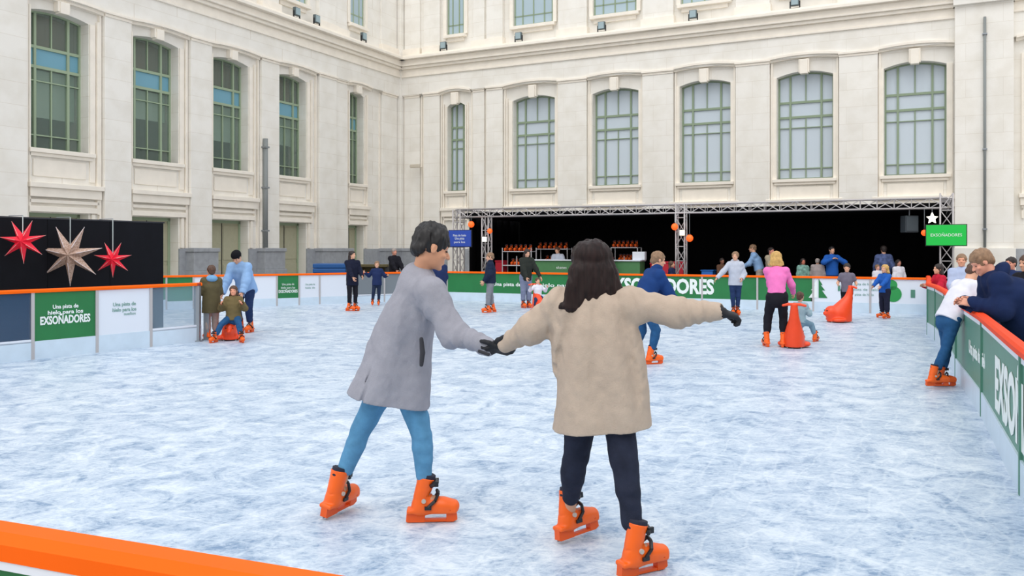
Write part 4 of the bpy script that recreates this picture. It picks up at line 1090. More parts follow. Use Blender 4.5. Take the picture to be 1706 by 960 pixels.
def person(label, px, d, H, yaw, name='person', z0=0.0, lean=0.0, side=0.0, hipf=1.0, hipoff=(0,0), feet=((-.06,0),(.06,0)), footyaw=(0,0), hands=None, headyaw=0.0, headpitch=0.0, sit=False, hs=1.0, hint=None, skin=(224,170,140), **K):
    """yaw 0 looks away from the camera, 90 to the right, 180 at the camera; offsets are fractions of height as (right, forward, up)"""
    X = (px-CX)*d/F_PX; base = np.array([X, d, z0]); a = math.radians(yaw)
    f = np.array([math.sin(a), math.cos(a), 0]); r = np.array([math.cos(a), -math.sin(a), 0]); up = np.array([0,0,1.])
    sk = K.get('feet_kind','skates'); K['feet'] = K.pop('feet_kind','skates'); ss = max(.72, H/1.74)
    K.setdefault('ss', ss)
    ah = .13*ss if sk == 'skates' else .045*H; lift = .055 if sk == 'skates' else 0
    hipz = (.50*H*hipf+lift)
    hip = base+r*hipoff[0]*H+f*hipoff[1]*H+up*hipz
    le = math.radians(lean); si = math.radians(side)
    sp = nrm(up*math.cos(le)+f*math.sin(le)+r*math.sin(si)); N = hip+sp*.315*H
    hp = [hip+r*s_*.05*H for s_ in (-1,1)]
    hy = a+math.radians(headyaw); hpz = math.radians(headpitch)
    hf0 = np.array([math.sin(hy),math.cos(hy),0]); hr = np.array([math.cos(hy),-math.sin(hy),0]); hf = hf0*math.cos(hpz)-up*math.sin(hpz); hu = np.cross(hr, hf)
    hh = .135*H*hs; nd = nrm(sp*.6+hu*.6+up*.3); head = N+nd*(.035*H+hh*.5)
    sh = [N-sp*.025*H+r*s_*.093*H for s_ in (-1,1)]
    hd = hands or (((-.15,.06,.44)),((.15,.06,.44)))
    el, wr = [], []
    for i, s_ in enumerate((-1,1)):
        t = base+r*hd[i][0]*H+f*hd[i][1]*H+up*(hd[i][2]*H+lift)
        hn = (-up*.9-f*.45+r*s_*.45) if hint is None else hint[i][0]*r+hint[i][1]*f+hint[i][2]*up
        e, w = ik(sh[i], t, .165*H, .145*H, hn); el.append(e); wr.append(w)
    kn, an, fd = [], [], []
    for i in (0,1):
        t = base+r*feet[i][0]*H+f*feet[i][1]*H+up*(ah+(feet[i][2]*H if len(feet[i]) > 2 else 0))
        k, q = ik(hp[i], t, .235*H, .225*H, f*1.0+r*(-.2 if i == 0 else .2)+(up*.6 if sit else 0)); kn.append(k); an.append(q)
        fa_ = a+math.radians(footyaw[i]); fd.append((math.sin(fa_), math.cos(fa_)))
    J = dict(right=r, fwd=f, hip=hip, N=N, head=head, hfr=np.array([hr,hf,hu]), headh=hh, sh=sh, el=el, wr=wr, wr2=[w+(w-e)*.3 for w, e in zip(wr, el)], hp=hp, kn=kn, an=an, fd=fd, pn=[nrm(-r*s_*-1*.0+f*.0+(-r*s_)*1.0) if False else nrm(r*(-s_)*.7+(-up)*.2+f*.1) for s_ in (-1,1)], bend=-f*.02*H*(lean/25.0))
    return figure(J, H, name, label, base, skin, **K)

# ---------- the man in the grey coat
def man():
    H = 1.80; base = P(650, 870, 5.13); base[2] = 0
    fwd = nrm([.95,.32,0]); r = np.array([fwd[1],-fwd[0],0])
    hip = P(655,600,5.18); N = P(700,458,5.14)
    hf = nrm([.90,.30,-.33]); hr = nrm(np.cross(hf, [0,0,1.])); hu = np.cross(hr, hf)
    hd = P(719,414,5.10)
    an = [P(561,832,5.24), P(708,835,5.13)]; an[0][2] = .150; an[1][2] = .135
    J = dict(right=r, fwd=fwd, hip=hip, N=N, head=hd, hfr=np.array([hr,hf,hu]), headh=.245,
        sh=[P(690,480,5.32), P(717,487,4.97)], el=[P(700,545,5.42), P(757,560,4.88)], wr=[P(692,600,5.33), P(813,577,4.74)],
        hp=[P(648,625,5.26), P(672,625,5.14)], kn=[P(601,718,5.27), P(703,725,5.12)], an=an, fd=[(.42,.85),(1,.06)], pt=(.04,0.0), rl=(.16,0.0))
    J['wr2'] = [P(694,630,5.3), P(840,585,4.70)]; J['hd'] = [nrm(J['wr2'][0]-J['wr'][0]), nrm(P(845,583,4.68)-J['wr'][1])]; J['pn'] = [nrm([.3,-.2,-.6]), nrm([.1,.5,.6])]
    cs = [P(652,667,5.16),P(662,605,5.17),P(672,560,5.17),P(690,512,5.16),P(698,480,5.15),P(694,458,5.14)]
    fw = [.262,.218,.195,.165,.12,.075]; sd = [.215,.195,.185,.19,.165,.08]
    # section half-widths go along 'right' first
    def cut(v):
        # back vent: a slit from the hem up
        z_ = nrm(cs[0]-cs[1]); a_ = P(602,668,4.99); b_ = P(621,600,4.99)
        v.cone(a_, b_, .010, .004, k=.012, op='s'); v.cone(a_+np.array([.006,-.03,0]), b_+np.array([.006,-.03,0]), .012, .006, k=.012, op='s')
    K = dict(top=dict(m=clothmat('grey_wool', (152,152,162)), name='coat', loft=(cs, sd, fw), sr=[.088,.068,.050], creases=.006, thick=.035, folds=[(.016,5,5,3.0,1.3),(.006,30,30,18,2.2)], drape=(P(700,455,5.14), fwd, 9.0, .013, .50, 2.0), cut=cut),
        trousers=dict(m=clothmat('light_blue_denim', (92,146,184), var=.14), loose=-.002, cuff=.085, fold=.7), width=.8, neck=.86, glove=mat('black_glove', (20,22,30), .7), curl=.75, off=.03, hair='short', hairm=mat('black_hair', (18,15,17), .5, var=.3, vscale=40), hairvol=.07, shag=1.5, res=.0058, ss=1.03)
    root = figure(J, H, 'person', 'man in a long grey wool coat and light blue jeans, skating in the foreground', base, (206,150,118), **K)
    # pocket flap, cuff tab, vent flap
    coat = [c for c in root.children if c.name.startswith('coat')][0]
    v = Vol(P(690,620,4.9)-.15, P(710,560,5.0)+.15, .005); v.chain([P(702,565,4.945),P(704,588,4.935),P(702,608,4.93)],[.012,.016,.012],k=0); v.mesh('pocket', mat('dark_pocket_gap', (52,52,58), .9), coat, base)
    v = Vol(P(800,600,4.6)-.1, P(815,570,4.7)+.1, .004); d1 = P(806,588,4.66); v.rbox(d1,(.035,.008,.009),.005,np.array([nrm([1,0,-.35]),[0,1,0],nrm([.35,0,1])])); v.mesh('cuff_strap', mat('dark_pocket_gap', (52,52,58), .9), coat, base)
    # sock bands above the boots are the liners; small stubble-coloured brow
    return root
man()
# ---------- the woman in the beige coat
def woman():
    H = 1.66; base = P(1005, 930, 4.5); base[2] = 0
    fwd = nrm([.05,1,0]); r = np.array([fwd[1],-fwd[0],0])
    hip = P(1002,642,4.50); N = P(988,486,4.50)
    hf = nrm([-.12,.97,-.18]); hr = nrm(np.cross(hf, [0,0,1.])); hu = np.cross(hr, hf)
    an = [P(949,872,4.80), P(1060,920,4.30)]; an[0][2] = .15; an[1][2] = .128
    J = dict(right=r, fwd=fwd, hip=hip, N=N, head=P(985,438,4.50), hfr=np.array([hr,hf,hu]), headh=.222,
        sh=[P(936,508,4.52), P(1048,506,4.48)], el=[P(886,548,4.58), P(1128,521,4.42)], wr=[P(843,574,4.68), P(1194,519,4.36)],
        hp=[P(975,665,4.55), P(1028,665,4.46)], kn=[P(955,785,4.66), P(1043,795,4.38)], an=an, fd=[(.80,.58),(.84,.46)], pt=(.07,.0), rl=(-.10,.0))
    J['wr2'] = [P(820,582,4.70), P(1225,522,4.34)]; J['hd'] = [nrm(J['wr2'][0]-J['wr'][0]), nrm([.45,.1,-.12])]; J['pn'] = [nrm([0,.6,.7]), nrm([.25,.3,-.9])]
    cs = [P(1003,713,4.5),P(1002,650,4.5),P(998,585,4.5),P(992,535,4.5),P(990,500,4.5),P(988,480,4.5)]
    rx = [.268,.258,.245,.225,.170,.082]; ry = [.19,.175,.165,.15,.12,.07]
    def cut(v):
        v.cone(P(998,715,4.31), P(998,560,4.335), .006, .003, k=.02, op='s')     # centre back seam
    K = dict(top=dict(m=clothmat('beige_wool', (186,168,152)), name='coat', loft=(cs, rx, ry), sr=[.088,.074,.046], creases=.0045, thick=.04, folds=[(.014,5,5,1.6,2.6),(.006,26,26,18,1.2)], drape=(P(988,470,4.5), r, 9.0, .020, .25, 4.0), cut=cut),
        trousers=dict(m=clothmat('dark_denim', (40,44,60), var=.2), loose=.004, cuff=.08, fold=1.3), glove=mat('black_glove', (20,22,30), .7), curl=.8, handscale=.86, off=.048, width=.8, hair='long', hairdrop=.88, hairlen=1.3, hairw=1.42, hairm=mat('dark_brown_hair', (34,20,19), .5, spec=.25, var=.5, vscale=22, stretch=(3,3,.3)), shag=1.0, hairz=12, res=.0058, ss=.98)
    return figure(J, H, 'person', 'woman in an oversized beige coat and dark jeans, arms outstretched, back to camera', base, (214,160,130), **K)
woman()

# ---------- hire sledges shaped like a seal
M_seal = mat('orange_red_plastic', (242,72,24), .35, var=.04, vscale=6)
def seal(px, d, yaw, label, sc=1.0):
    X = (px-CX)*d/F_PX; a = math.radians(yaw); f = np.array([math.sin(a), math.cos(a), 0]); r = np.array([math.cos(a), -math.sin(a), 0]); up = np.array([0,0,1.])
    b = np.array([X,d,0.]); e = empty('skating_aid', b, label, 'skating aid', 'orange skating aids')
    p = lambda x, y, z: (r*x+f*y+up*z)*sc
    v = Vol(np.array([-.62]*2+[-.02])*sc, np.array([.62,.62,.95])*sc, .010*sc)
    fr = np.array([r,f,up])
    v.loft([p(0,.02,.0),p(0,.0,.20),p(0,-.08,.36),p(0,-.19,.56),p(0,-.24,.78)],[.19*sc,.185*sc,.14*sc,.085*sc,.06*sc],[.29*sc,.27*sc,.19*sc,.09*sc,.05*sc],r,k=.05*sc)
    v.ell(p(0,.22,.22),(.13*sc,.13*sc,.15*sc),fr,k=.05*sc); v.ell(p(0,.33,.20),(.06*sc,.06*sc,.05*sc),fr,k=.03*sc)
    for s_ in (-1,1): v.ell(p(.20*s_,.10,.06),(.09*sc,.15*sc,.05*sc),fr,k=.04*sc)
    v.plane((0,0,.02),(0,0,-1)); v.mesh('body', M_seal, e)
    h = Vol(np.array([-.4,-.6,.6])*sc-.1, np.array([.4,.6,1.])*sc, .008); h.chain([p(-.19,-.28,.78),p(-.10,-.25,.80),p(.10,-.25,.80),p(.19,-.28,.78)],[.022*sc,.026*sc,.026*sc,.022*sc],k=.01); h.mesh('handle', M_seal, e)
    for s_ in (-1,1):
        q = MB(); q.tube(p(.12*s_,-.24,.012), p(.12*s_,.26,.012), .012*sc, n=6); q.build('runner', M_steel, e)
        q = MB(); q.sphere(p(.07*s_,.335,.27), .014*sc, n=8); q.build('eye', M_dark, e, smooth=True)
    return e
D = lambda y: EYE*F_PX/(y-HZ)
seal(1323, D(579), 18, 'orange skating aid pushed by the woman in pink', .92)
seal(1400, D(537), -92, 'orange skating aid with its nose to the left, pushed by a small boy')
seal(385, D(566), 168, 'orange skating aid carrying a girl in an olive coat', .86)
seal(897, D(520), 160, 'orange skating aid carrying a toddler in white', .9)

# ---------- everyone else
cm = clothmat
BR = mat('brown_hair', (84,58,44), .6, var=.3, vscale=30); DB = mat('dark_hair', (38,28,26), .6, var=.3, vscale=30); BL = mat('blond_hair', (198,158,92), .6, var=.2, vscale=30); LB_ = mat('light_brown_hair', (138,108,82), .6, var=.25, vscale=30); BK_ = mat('black_short_hair', (22,20,24), .6); GR_ = mat('grey_hair', (150,140,135), .6)
navy = cm('navy_cloth', (34,48,88)); jean = cm('blue_denim', (40,84,128), var=.15); djean = cm('deep_blue_denim', (36,54,92), var=.15); blk = cm('black_fabric', (28,28,36)); grey = cm('grey_fabric', (132,134,142)); lgrey = cm('pale_grey_fleece', (186,192,206)); khaki = cm('khaki_cloth', (170,158,138)); olive = cm('olive_cloth', (94,86,62)); lblue = cm('light_blue_shirt', (142,178,222)); white = cm('white_knit', (222,222,232)); pink = cm('pink_top', (232,120,186)); red = cm('red_cloth', (196,36,62)); ltr = cm('taupe_trousers', (168,156,150)); royal = cm('royal_blue_cloth', (36,92,176))
R_ = .0105
# boy in navy, centre
person('boy in a navy jacket and blue jeans skating right of the woman in beige', 1075, D(606), 1.66, 72, lean=24, hipoff=(0,-.03), hipf=.95, feet=((-.05,-.10,.0),(.05,.03)), hands=((-.02,.26,.50),(.07,.28,.47)), headyaw=8, headpitch=14, top=dict(m=cm('blue_jacket', (30,62,118)), loose=.035, hem=.06, collar=True), trousers=dict(m=jean, loose=.006), hair='short', hairm=LB_, hairvol=.03, hs=1.02, res=.009)
# woman in pink with the sledge, child on it
person('woman in a bright pink top and black trousers pushing an orange skating aid', 1294, D(577), 1.62, 14, lean=22, hipoff=(0,-.05), hipf=.97, feet=((-.105,-.05),(.06,-.07)), footyaw=(-14,10), hands=((.02,.20,.52),(.18,.20,.52)), headpitch=28, top=dict(m=pink, loose=.010, hem=.0), trousers=dict(m=blk, loose=.012, cuff=.09), hair='bob', hairm=BL, hairdrop=.35, hs=1.08, res=.009)
person('small child in pale teal riding the skating aid before the woman in pink', 1334, D(572)+.15, 1.0, 40, hipf=.62, hipoff=(-.02,0), lean=5, feet=((-.10,.26),(.16,.26)), hands=((-.08,.18,.5),(.10,.18,.5)), sit=True, top=dict(m=cm('pale_teal_jacket', (150,176,186)), loose=.02, hem=.02), trousers=dict(m=cm('grey_blue_trousers', (120,150,168)), loose=.012), hair='short', hairm=BR, hs=1.3, res=.009)
# girl in grey fleece
person('girl in a pale grey fleece and dark jeans skating before the plain green board', 1225, D(525), 1.53, 188, hands=((-.10,.08,.56),(.30,.10,.57)), feet=((-.035,0),(.03,.02)), footyaw=(-10,12), top=dict(m=lgrey, loose=.03, hem=.05, hood=True), trousers=dict(m=djean, loose=.004), hair='pony', hairm=LB_, headyaw=15, hs=1.08, res=R_)
# boy on the left in a vest
person('boy in a dark vest and grey trousers skating near the left racks', 817, D(521), 1.50, -98, hands=((-.10,.12,.52),(.10,.10,.50)), feet=((-.05,.05),(.05,-.05)), footyaw=(-8,10), top=dict(m=cm('dark_navy_vest', (30,40,64)), loose=.035, hem=.03, collar=True), trousers=dict(m=grey, loose=.012), hair='short', hairm=LB_, hs=1.1, headpitch=10, res=R_)
# adult in grey trousers beside toddler on seal
person('adult in grey trousers and a dark green jacket holding the skating aid of the toddler', 876, D(513), 1.62, 158, lean=8, feet=((-.05,0),(.05,0)), hands=((-.22,.12,.50),(.06,.16,.50)), top=dict(m=cm('dark_green_jacket', (46,50,46)), loose=.03, hem=.05), trousers=dict(m=cm('grey_blue_loose_trousers', (124,132,158)), loose=.02), hair='long', hairm=DB, hairdrop=.6, headpitch=16, res=R_)
person('toddler in a white top sitting on an orange skating aid', 896, D(519)-.10, .98, 160, hipf=.66, lean=-2, feet=((-.18,.22),(.18,.22)), hands=((-.22,.12,.60),(.24,.10,.62)), sit=True, top=dict(m=white, loose=.02, hem=.0), trousers=dict(m=djean, loose=.012), hair='short', hairm=BR, hs=1.3, res=.009)
# woman in black, left of the man
person('woman in a dark dress and black leggings skating left of the man in grey', 587, D(518), 1.56, 150, hands=((-.12,.16,.56),(.05,.20,.52)), feet=((-.05,0),(.055,0)), footyaw=(-18,-50), top=dict(m=cm('black_navy_tunic', (26,30,50)), loose=.02, hem=.10), trousers=dict(m=blk, loose=.004), hair='long', hairm=DB, hairdrop=.55, headyaw=-20, hs=1.02, res=R_)
person('small child in a navy jacket with arms held out, beside the woman in black', 628, D(509), 1.22, 176, hands=((-.26,.12,.68),(.28,.05,.74)), feet=((-.04,-.02),(.10,.06)), top=dict(m=navy, loose=.03, hem=.06), trousers=dict(m=cm('dark_leggings', (34,46,70)), loose=.006), hair='short', hairm=LB_, hs=1.2, res=R_)
person('spectator in a dark coat behind the far left boards beside the man in grey', 657, 29.0, 1.68, 140, feet_kind='shoes', z0=0, hands=((-.08,.2,.55),(.08,.2,.55)), top=dict(m=blk, loose=.04, hem=.15), trousers=dict(m=blk), hair='short', hairm=GR_, hs=1.05, skin=(214,150,128), res=.013)
person('skater in a navy jacket half hidden behind the face of the man in grey', 733, 20.5, 1.45, -40, hands=((-.1,.1,.5),(.12,.08,.5)), top=dict(m=navy, loose=.03, hem=.05), trousers=dict(m=navy), hair='short', hairm=DB, res=.012)
person('small child in a navy coat skating behind the boy in navy', 1119, D(507), 1.22, 120, hands=((-.12,.1,.5),(.14,.12,.46)), feet=((-.06,-.05),(.06,.10)), top=dict(m=cm('navy_pink_coat', (36,44,78)), loose=.03, hem=.06), trousers=dict(m=navy), hair='bob', hairm=BR, hs=1.18, res=R_)
# boy behind seal, child in blue
person('small boy in a grey top standing behind a skating aid, facing the camera', 1411, D(533)+.05, 1.24, -160, hands=((-.16,.12,.62),(.16,.12,.62)), headpitch=12, feet=((-.05,0),(.05,0)), top=dict(m=cm('slate_top', (112,108,124)), loose=.02, hem=.02, sleeve=.5), trousers=dict(m=blk, loose=.01), hair='short', hairm=DB, hs=1.2, res=R_)
person('small blond child in a blue jacket skating before the round green shapes', 1474, D(531), 1.2, -120, hands=((-.10,.25,.60),(.08,.26,.58)), feet=((-.08,.03),(.08,-.04)), footyaw=(10,40), top=dict(m=royal, loose=.025, hem=.03), trousers=dict(m=cm('dark_snow_trousers', (34,36,56)), loose=.02), hair='bob', hairm=BL, hairdrop=.25, hs=1.25, res=R_)
# left group
person('child in an olive coat standing at the gate with a light blue scarf', 352, D(566), 1.28, -30, hands=((-.14,.16,.62),(.06,.18,.64)), feet=((-.05,-.03),(.06,.02)), footyaw=(-20,20), top=dict(m=olive, loose=.045, hem=.16, hood=True, hood_m=cm('light_blue_scarf', (120,168,210))), trousers=dict(m=ltr, loose=.018), hair='short', hairm=BR, hs=1.2, res=.009)
person('man in a light blue shirt and dark cap leaning over the seated girl', 402, D(560)+.55, 1.74, 190, lean=34, hipoff=(0,-.12), hipf=.95, hands=((-.11,.18,.44),(.13,.17,.44)), feet=((-.06,-.10),(.07,-.12)), headpitch=42, top=dict(m=lblue, loose=.045, hem=.06, fold=1.5), trousers=dict(m=djean, loose=.012), hair='short', hairm=BK_, cap=cm('black_beanie', (18,18,24)), glove=None, res=.009)
person('girl in an olive coat and jeans sitting on an orange skating aid', 389, D(566)-.16, 1.12, 172, hipf=.64, lean=0, feet=((-.17,.30),(.24,.26)), footyaw=(-25,25), hands=((-.16,.16,.55),(.16,.16,.55)), sit=True, top=dict(m=cm('olive_fur_coat', (112,98,66)), loose=.035, hem=.03, fold=2), trousers=dict(m=jean, loose=.012), hair='long', hairm=BR, hairdrop=.4, hs=1.2, skin=(232,160,130), res=.009)
# right-hand group
def lean_girl():
    H = 1.56
    return person('girl in a white jumper and blue jeans leaning on the right board', 1562, 10.1, H, 78, lean=34, hipoff=(-.0,.10), hipf=.98, width=.88, feet=((-.06,.08),(.04,-.07)), footyaw=(12,8), hands=((-.02,.36,.58),(.14,.40,.58)), headpitch=35, headyaw=5, top=dict(m=white, loose=.040, hem=.02, fold=1.4), trousers=dict(m=jean, loose=.002), hair='short', hairm=BR, hairvol=.02, hs=1.0, res=.0085)
lean_girl()
person('man with grey-brown hair in a navy quilted coat leaning over the right board', 1714, 8.75, 1.80, -76, feet_kind='shoes', lean=38, hipoff=(0,-.0), hipf=1.0, hands=((-.06,.30,.60),(.05,.32,.60)), headpitch=34, headyaw=-8, width=1.25, top=dict(m=cm('navy_quilted', (24,40,78)), loose=.075, hem=.14, fold=2.5, hood=True), trousers=dict(m=blk, loose=.02), hair='short', hairm=LB_, hairvol=.03, hs=1.02, skin=(226,160,134), res=.009)
person('boy in a pale blue and navy jacket standing outside the right bend', 1602, 15.2, 1.56, -150, feet_kind='shoes', hands=((-.08,.18,.55),(.08,.18,.55)), top=dict(m=cm('pale_blue_jacket', (176,190,220)), loose=.035, hem=.05), trousers=dict(m=navy), hair='short', hairm=LB_, hs=1.1, skin=(226,162,130), res=R_)
person('child in a red top leaning on the corner of the right boards', 1572, 17.6, 1.34, -95, feet_kind='shoes', lean=14, hands=((-.08,.28,.66),(.08,.28,.66)), top=dict(m=red, loose=.03, hem=.03), trousers=dict(m=blk), hair='bob', hairm=DB, hs=1.15, res=R_)
person('child in dark clothes facing the girl in white across the right board', 1650, 10.6, 1.30, -100, feet_kind='shoes', hands=((-.1,.2,.62),(.1,.2,.62)), headpitch=5, top=dict(m=cm('dark_plum_jacket', (44,36,58)), loose=.03), trousers=dict(m=blk), hair='bob', hairm=BR, hs=1.1, skin=(206,146,116), res=R_)
person('person with long brown hair at the right edge of the picture', 1712, 10.9, 1.60, -100, feet_kind='shoes', hands=((-.1,.2,.55),(.1,.2,.55)), top=dict(m=blk, loose=.04), trousers=dict(m=blk), hair='long', hairm=BR, hairdrop=.7, headpitch=8, res=R_)
person('spectator with short brown hair behind the man in the navy coat', 1684, 13.6, 1.54, -120, feet_kind='shoes', top=dict(m=navy, loose=.04), trousers=dict(m=blk), hair='short', hairm=DB, skin=(220,150,126), res=.012)
# people in the covered stand
def SP(px, w): p = BKp(px, w); return p[1]
person('woman in a light blue shirt leaning forward inside the stand', 1266, SP(1263,2.0), 1.68, -70, z0=.16, feet_kind='shoes', lean=20, hands=((-.05,.30,.56),(.1,.30,.58)), headpitch=6, top=dict(m=lblue, loose=.03), trousers=dict(m=ltr), hair='short', hairm=LB_, res=.013)
person('man in a khaki jacket standing inside the stand', 1285, SP(1285,1.8), 1.56, 150, z0=.16, feet_kind='shoes', hands=((-.08,.14,.5),(.08,.14,.5)), top=dict(m=khaki, loose=.04, hem=.04), trousers=dict(m=blk), hair='short', hairm=DB, skin=(220,146,128), res=.013)
person('man in a royal blue top with both hands raised to his face, inside the stand', 1386, SP(1386,1.8), 1.58, 178, z0=.16, feet_kind='shoes', hands=((-.06,.12,.76),(.06,.12,.76)), hint=((-1,0,-.5),(1,0,-.5)), top=dict(m=royal, loose=.035, hem=.03), trousers=dict(m=navy), hair='short', hairm=BK_, res=.013)
person('man in a checked blue shirt seen from behind inside the stand', 1472, SP(1472,2.0), 1.6, 10, z0=.16, feet_kind='shoes', hands=((-.12,.1,.5),(.14,.1,.55)), top=dict(m=cm('slate_blue_check', (84,98,140), var=.35), loose=.04, hem=.04), trousers=dict(m=cm('pale_denim', (120,150,186))), hair='short', hairm=DB, res=.013)
person('seated person in a green patterned top at the rail of the stand', 1338, SP(1338,1.7), 1.22, 180, z0=.16, feet_kind='shoes', top=dict(m=cm('green_pattern', (120,160,150), var=.4), loose=.03), trousers=dict(m=blk), hair='bob', hairm=DB, skin=(200,120,96), hs=1.1, res=.013)
person('person in a beige-grey coat with back turned at the rail of the stand', 1362, SP(1362,1.7), 1.24, 30, z0=.16, feet_kind='shoes', top=dict(m=cm('beige_grey_coat', (160,150,150)), loose=.05), trousers=dict(m=blk), hair='short', hairm=GR_, hs=1.0, res=.013)
person('person with a white collar sitting at the rail near the right end of the stand', 1497, SP(1497,1.7), 1.20, 170, z0=.16, feet_kind='shoes', top=dict(m=white, loose=.03), trousers=dict(m=blk), hair='bob', hairm=DB, skin=(190,130,110), hs=1.1, res=.013)
person('child with a pink face sitting left of the person with a white collar', 1462, SP(1462,1.65), 1.06, 170, z0=.16, feet_kind='shoes', top=dict(m=white, loose=.03), trousers=dict(m=blk), hair='short', hairm=LB_, skin=(232,170,150), hs=1.1, res=.013)
person('person in brown with a dark face at the rail behind the girl in grey', 1203, SP(1203,1.7), 1.22, 165, z0=.16, feet_kind='shoes', hands=((-.12,.2,.58),(.12,.2,.58)), top=dict(m=cm('brown_cloth', (92,66,52)), loose=.03), trousers=dict(m=blk), hair='short', hairm=DB, skin=(140,92,72), hs=1.1, res=.013)
person('attendant in a white shirt behind the counter', 932, SP(932,2.35), 1.60, -150, z0=.16, feet_kind='shoes', lean=14, hands=((-.14,.2,.6),(.12,.2,.56)), headpitch=16, top=dict(m=lgrey, loose=.03, sleeve=1.0), trousers=dict(m=blk), hair='short', hairm=BR, res=.013)
person('customer with light brown hair at the counter, right of the dark-haired skater', 1011, SP(1011,1.35), 1.52, 200, z0=.16, feet_kind='shoes', top=dict(m=cm('maroon_top', (110,60,70)), loose=.03), trousers=dict(m=blk), hair='short', hairm=LB_, res=.013)
person('bald customer at the counter, seen above the hair of the skater', 969, SP(969,1.35), 1.66, 180, z0=.16, feet_kind='shoes', top=dict(m=khaki, loose=.03), trousers=dict(m=blk), hair='short', hairm=GR_, skin=(226,180,160), res=.013)

# ---------- contents of the stand
def box_at(px0, px1, y0, y1, w, dep, m, name, label, cat, group=None, bevel=.01, zb=None):
    u0, u1 = sx(px0,w), sx(px1,w); c = BK((u0+u1)/2, w); z1 = zpx(y0, c[1]); z0 = zpx(y1, c[1]) if zb is None else zb
    e = empty(name, (c[0],c[1],z0), label, cat, group); hw = (u1-u0)/2
    tf_ = lambda v: (U_B[0]*v[0]+N_B[0]*v[1], U_B[1]*v[0]+N_B[1]*v[1], v[2])
    return e, tf_, hw, z1-z0, c
M_rack = mat('white_rack_metal', (206,204,208), .45, metal=.2)
def rack(px0, px1, w, label, shelves, which):
    e, tf_, hw, h, c = box_at(px0, px1, 412, 455, w, .4, None, 'skate_rack', label, 'rack', 'racks of hire skates', zb=.16)
    for sx_ in (-1,1):
        for y in (0,.4): MB(tf_).tube((hw*sx_,y,0),(hw*sx_,y,h-.02),.018,n=8).build('upright', M_rack, e)
    MB(tf_).tube((0,0,0),(0,0,h-.3),.016,n=8).build('upright', M_rack, e)
    for z in shelves: MB(tf_).box(-hw,hw,-.03,.43,z-.03,z).build('shelf', M_rack, e)
    MB(tf_).box(-hw*.3,hw*.3,-.05,-.03,.42,.62).build('notice', M_white, e)
    bpy.context.view_layer.update()
    n = 6
    for si, z in enumerate(shelves):
        if z < .3: continue
        for i in range(n if si == len(shelves)-1 else 4):
            u = -hw+hw*2*(i+.5)/n if si == len(shelves)-1 else -hw*.5+hw*(i+.5)/4
            p = tf_((u, .0, z)); b_ = np.array([c[0]+p[0], c[1]+p[1], .16+z])
            o = BOOT.copy(); col.objects.link(o); o.parent = None
            for ch in BOOT.children: q = ch.copy(); col.objects.link(q); q.parent = o
            f = -N_B; M = Matrix(((f[0],-f[1],0),(f[1],f[0],0),(0,0,1))).to_4x4() @ Matrix.Scale(.8,4); M.translation = Vector(b_+np.array([N_B[0],N_B[1],0])*.14)
            o.matrix_basis = M; o.name = 'ice_skate'; tag(o, 'orange hire skate on the '+('top' if si == len(shelves)-1 else 'lower')+' shelf of the '+which, 'skate', 'hire skates on the '+('top' if si == len(shelves)-1 else 'lower')+' shelf of the '+which)
            for k_ in list(o.children):
                if k_.name.startswith('buckle') or k_.name.startswith('liner'): pass
rack(837,885,1.95,'white metal rack of orange skates left of the counter',(.25,.95,1.42),'left rack')
rack(893,945,2.75,'white metal rack of orange skates behind the attendant',(.25,1.05,1.50),'middle rack')
rack(1018,1062,2.75,'white metal rack of orange skates right of the long-haired skater',(.25,1.10,1.55),'right rack')
e, tf_, hw, h, c = box_at(888, 1066, 433, 455, 1.65, .45, None, 'service_counter', 'green counter with white lettering under the skate racks', 'counter', zb=.16)
MB(tf_).box(-hw,hw,0,.5,0,h-.04).build('front', mat('counter_green', (78,132,84), .6, var=.05), e, bevel=.01); MB(tf_).box(-hw-.03,hw+.03,-.05,.55,h-.04,h).build('worktop', M_white, e, bevel=.01)
p = np.array([c[0],c[1]])+U_B*(sx(938,1.65)-sx(977,1.65))-N_B*.006
text('lettering', 'skates', .13, M_text, e, (p[0],p[1],.16+h-.26), (U_B[0],U_B[1],0), width=.36)
o = MB(lambda v: tf_(v)).box(-.2,.2,.1,.3,0,.26).build('document_tray', M_white, None, bevel=.01); q = BKp(1062,1.65); o.location = (q[0],q[1],.16+h); tag(o,'white tray standing on the right end of the green counter','tray')
M_red = mat('red_plastic_crate', (200,30,56), .5)
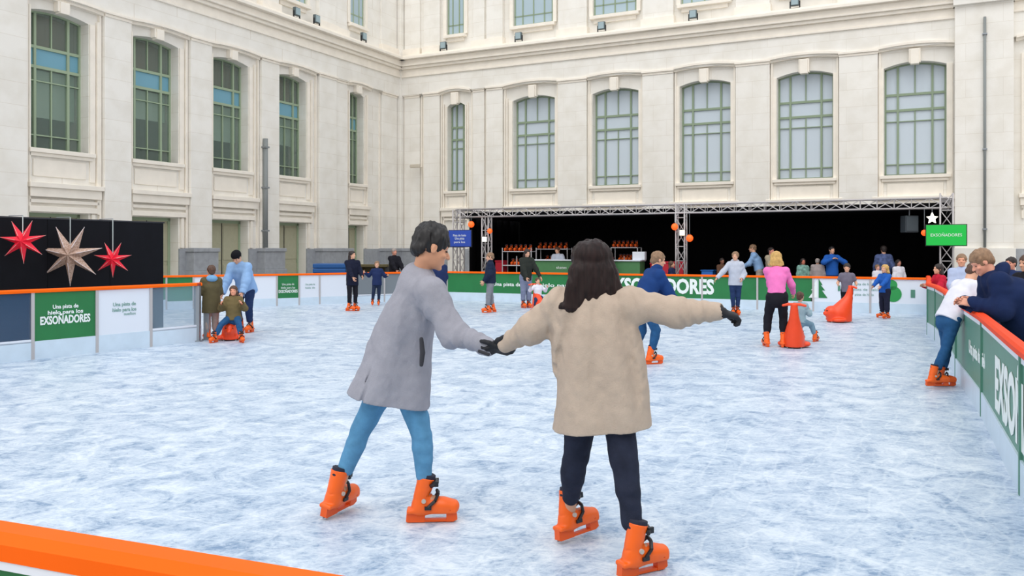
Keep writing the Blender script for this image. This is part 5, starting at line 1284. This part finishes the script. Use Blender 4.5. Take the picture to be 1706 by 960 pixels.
for px0, px1, y0, w, lb in ((825,837,434,2.0,'narrow red crate left of the skate racks'),(1100,1138,436,1.9,'wide red cabinet at the foot of the middle truss upright'),(1083,1097,438,2.1,'small red crate beside the wide red cabinet')):
    e, tf_, hw, h, c = box_at(px0, px1, y0, 455, w, .4, None, 'red_cabinet', lb, 'cabinet', 'red cabinets', zb=.16)
    MB(tf_).box(-hw,hw,0,.4,0,h-.05).build('body', M_red, e, bevel=.015); MB(tf_).box(-hw-.01,hw+.01,-.02,.42,h-.05,h).build('lid', M_red, e, bevel=.01); MB(tf_).box(-hw*.3,hw*.3,-.02,0,h*.6,h*.66).build('handle', M_dark, e)
e, tf_, hw, h, c = box_at(1168, 1188, 450, 455, 1.8, .4, None, 'blue_tub', 'small blue tub inside the stand left of the person in brown', 'tub', zb=.16)
MB(tf_).box(-hw,hw,0,.35,0,h-.03).build('body', mat('blue_plastic', (30,110,200), .5), e, bevel=.03); MB(tf_).box(-hw-.02,hw+.02,-.02,.37,h-.03,h).build('rim', mat('blue_plastic', (30,110,200), .5), e, bevel=.01)
# blue mats behind the left boards
def pxd(px, d): return (px-CX)*d/F_PX
e = empty('mat_stack', (pxd(553,30.5),30.5,0), 'stack of blue mats behind the far left boards', 'mats')
x0, x1 = pxd(526,30.5)-pxd(553,30.5), pxd(580,30.5)-pxd(553,30.5)
for k_, (z0, z1, m) in enumerate(((.0,.80,mat('dark_base', (40,46,60), .7)),(.80,.96,mat('blue_mat', (20,84,150), .5)),(.97,1.13,mat('blue_mat', (20,84,150), .5)))):
    MB().box(x0,x1,-.5,.5,z0,z1).build('mat' if k_ else 'pallet', m, e, bevel=.03)
e = empty('bench', (pxd(622,30.5),30.5,0), 'low dark olive bench behind the far left boards', 'bench')
x1 = .55
MB().box(-x1,x1,-.25,.25,1.0,1.1).build('seat', olive, e, bevel=.02); MB().box(-x1,x1,.2,.25,.3,1.0).build('back_panel', olive, e)
for s_ in (-1,1): MB().box(s_*x1*.9-.04,s_*x1*.9+.04,-.2,.2,0,1.0).build('leg', M_dark, e)
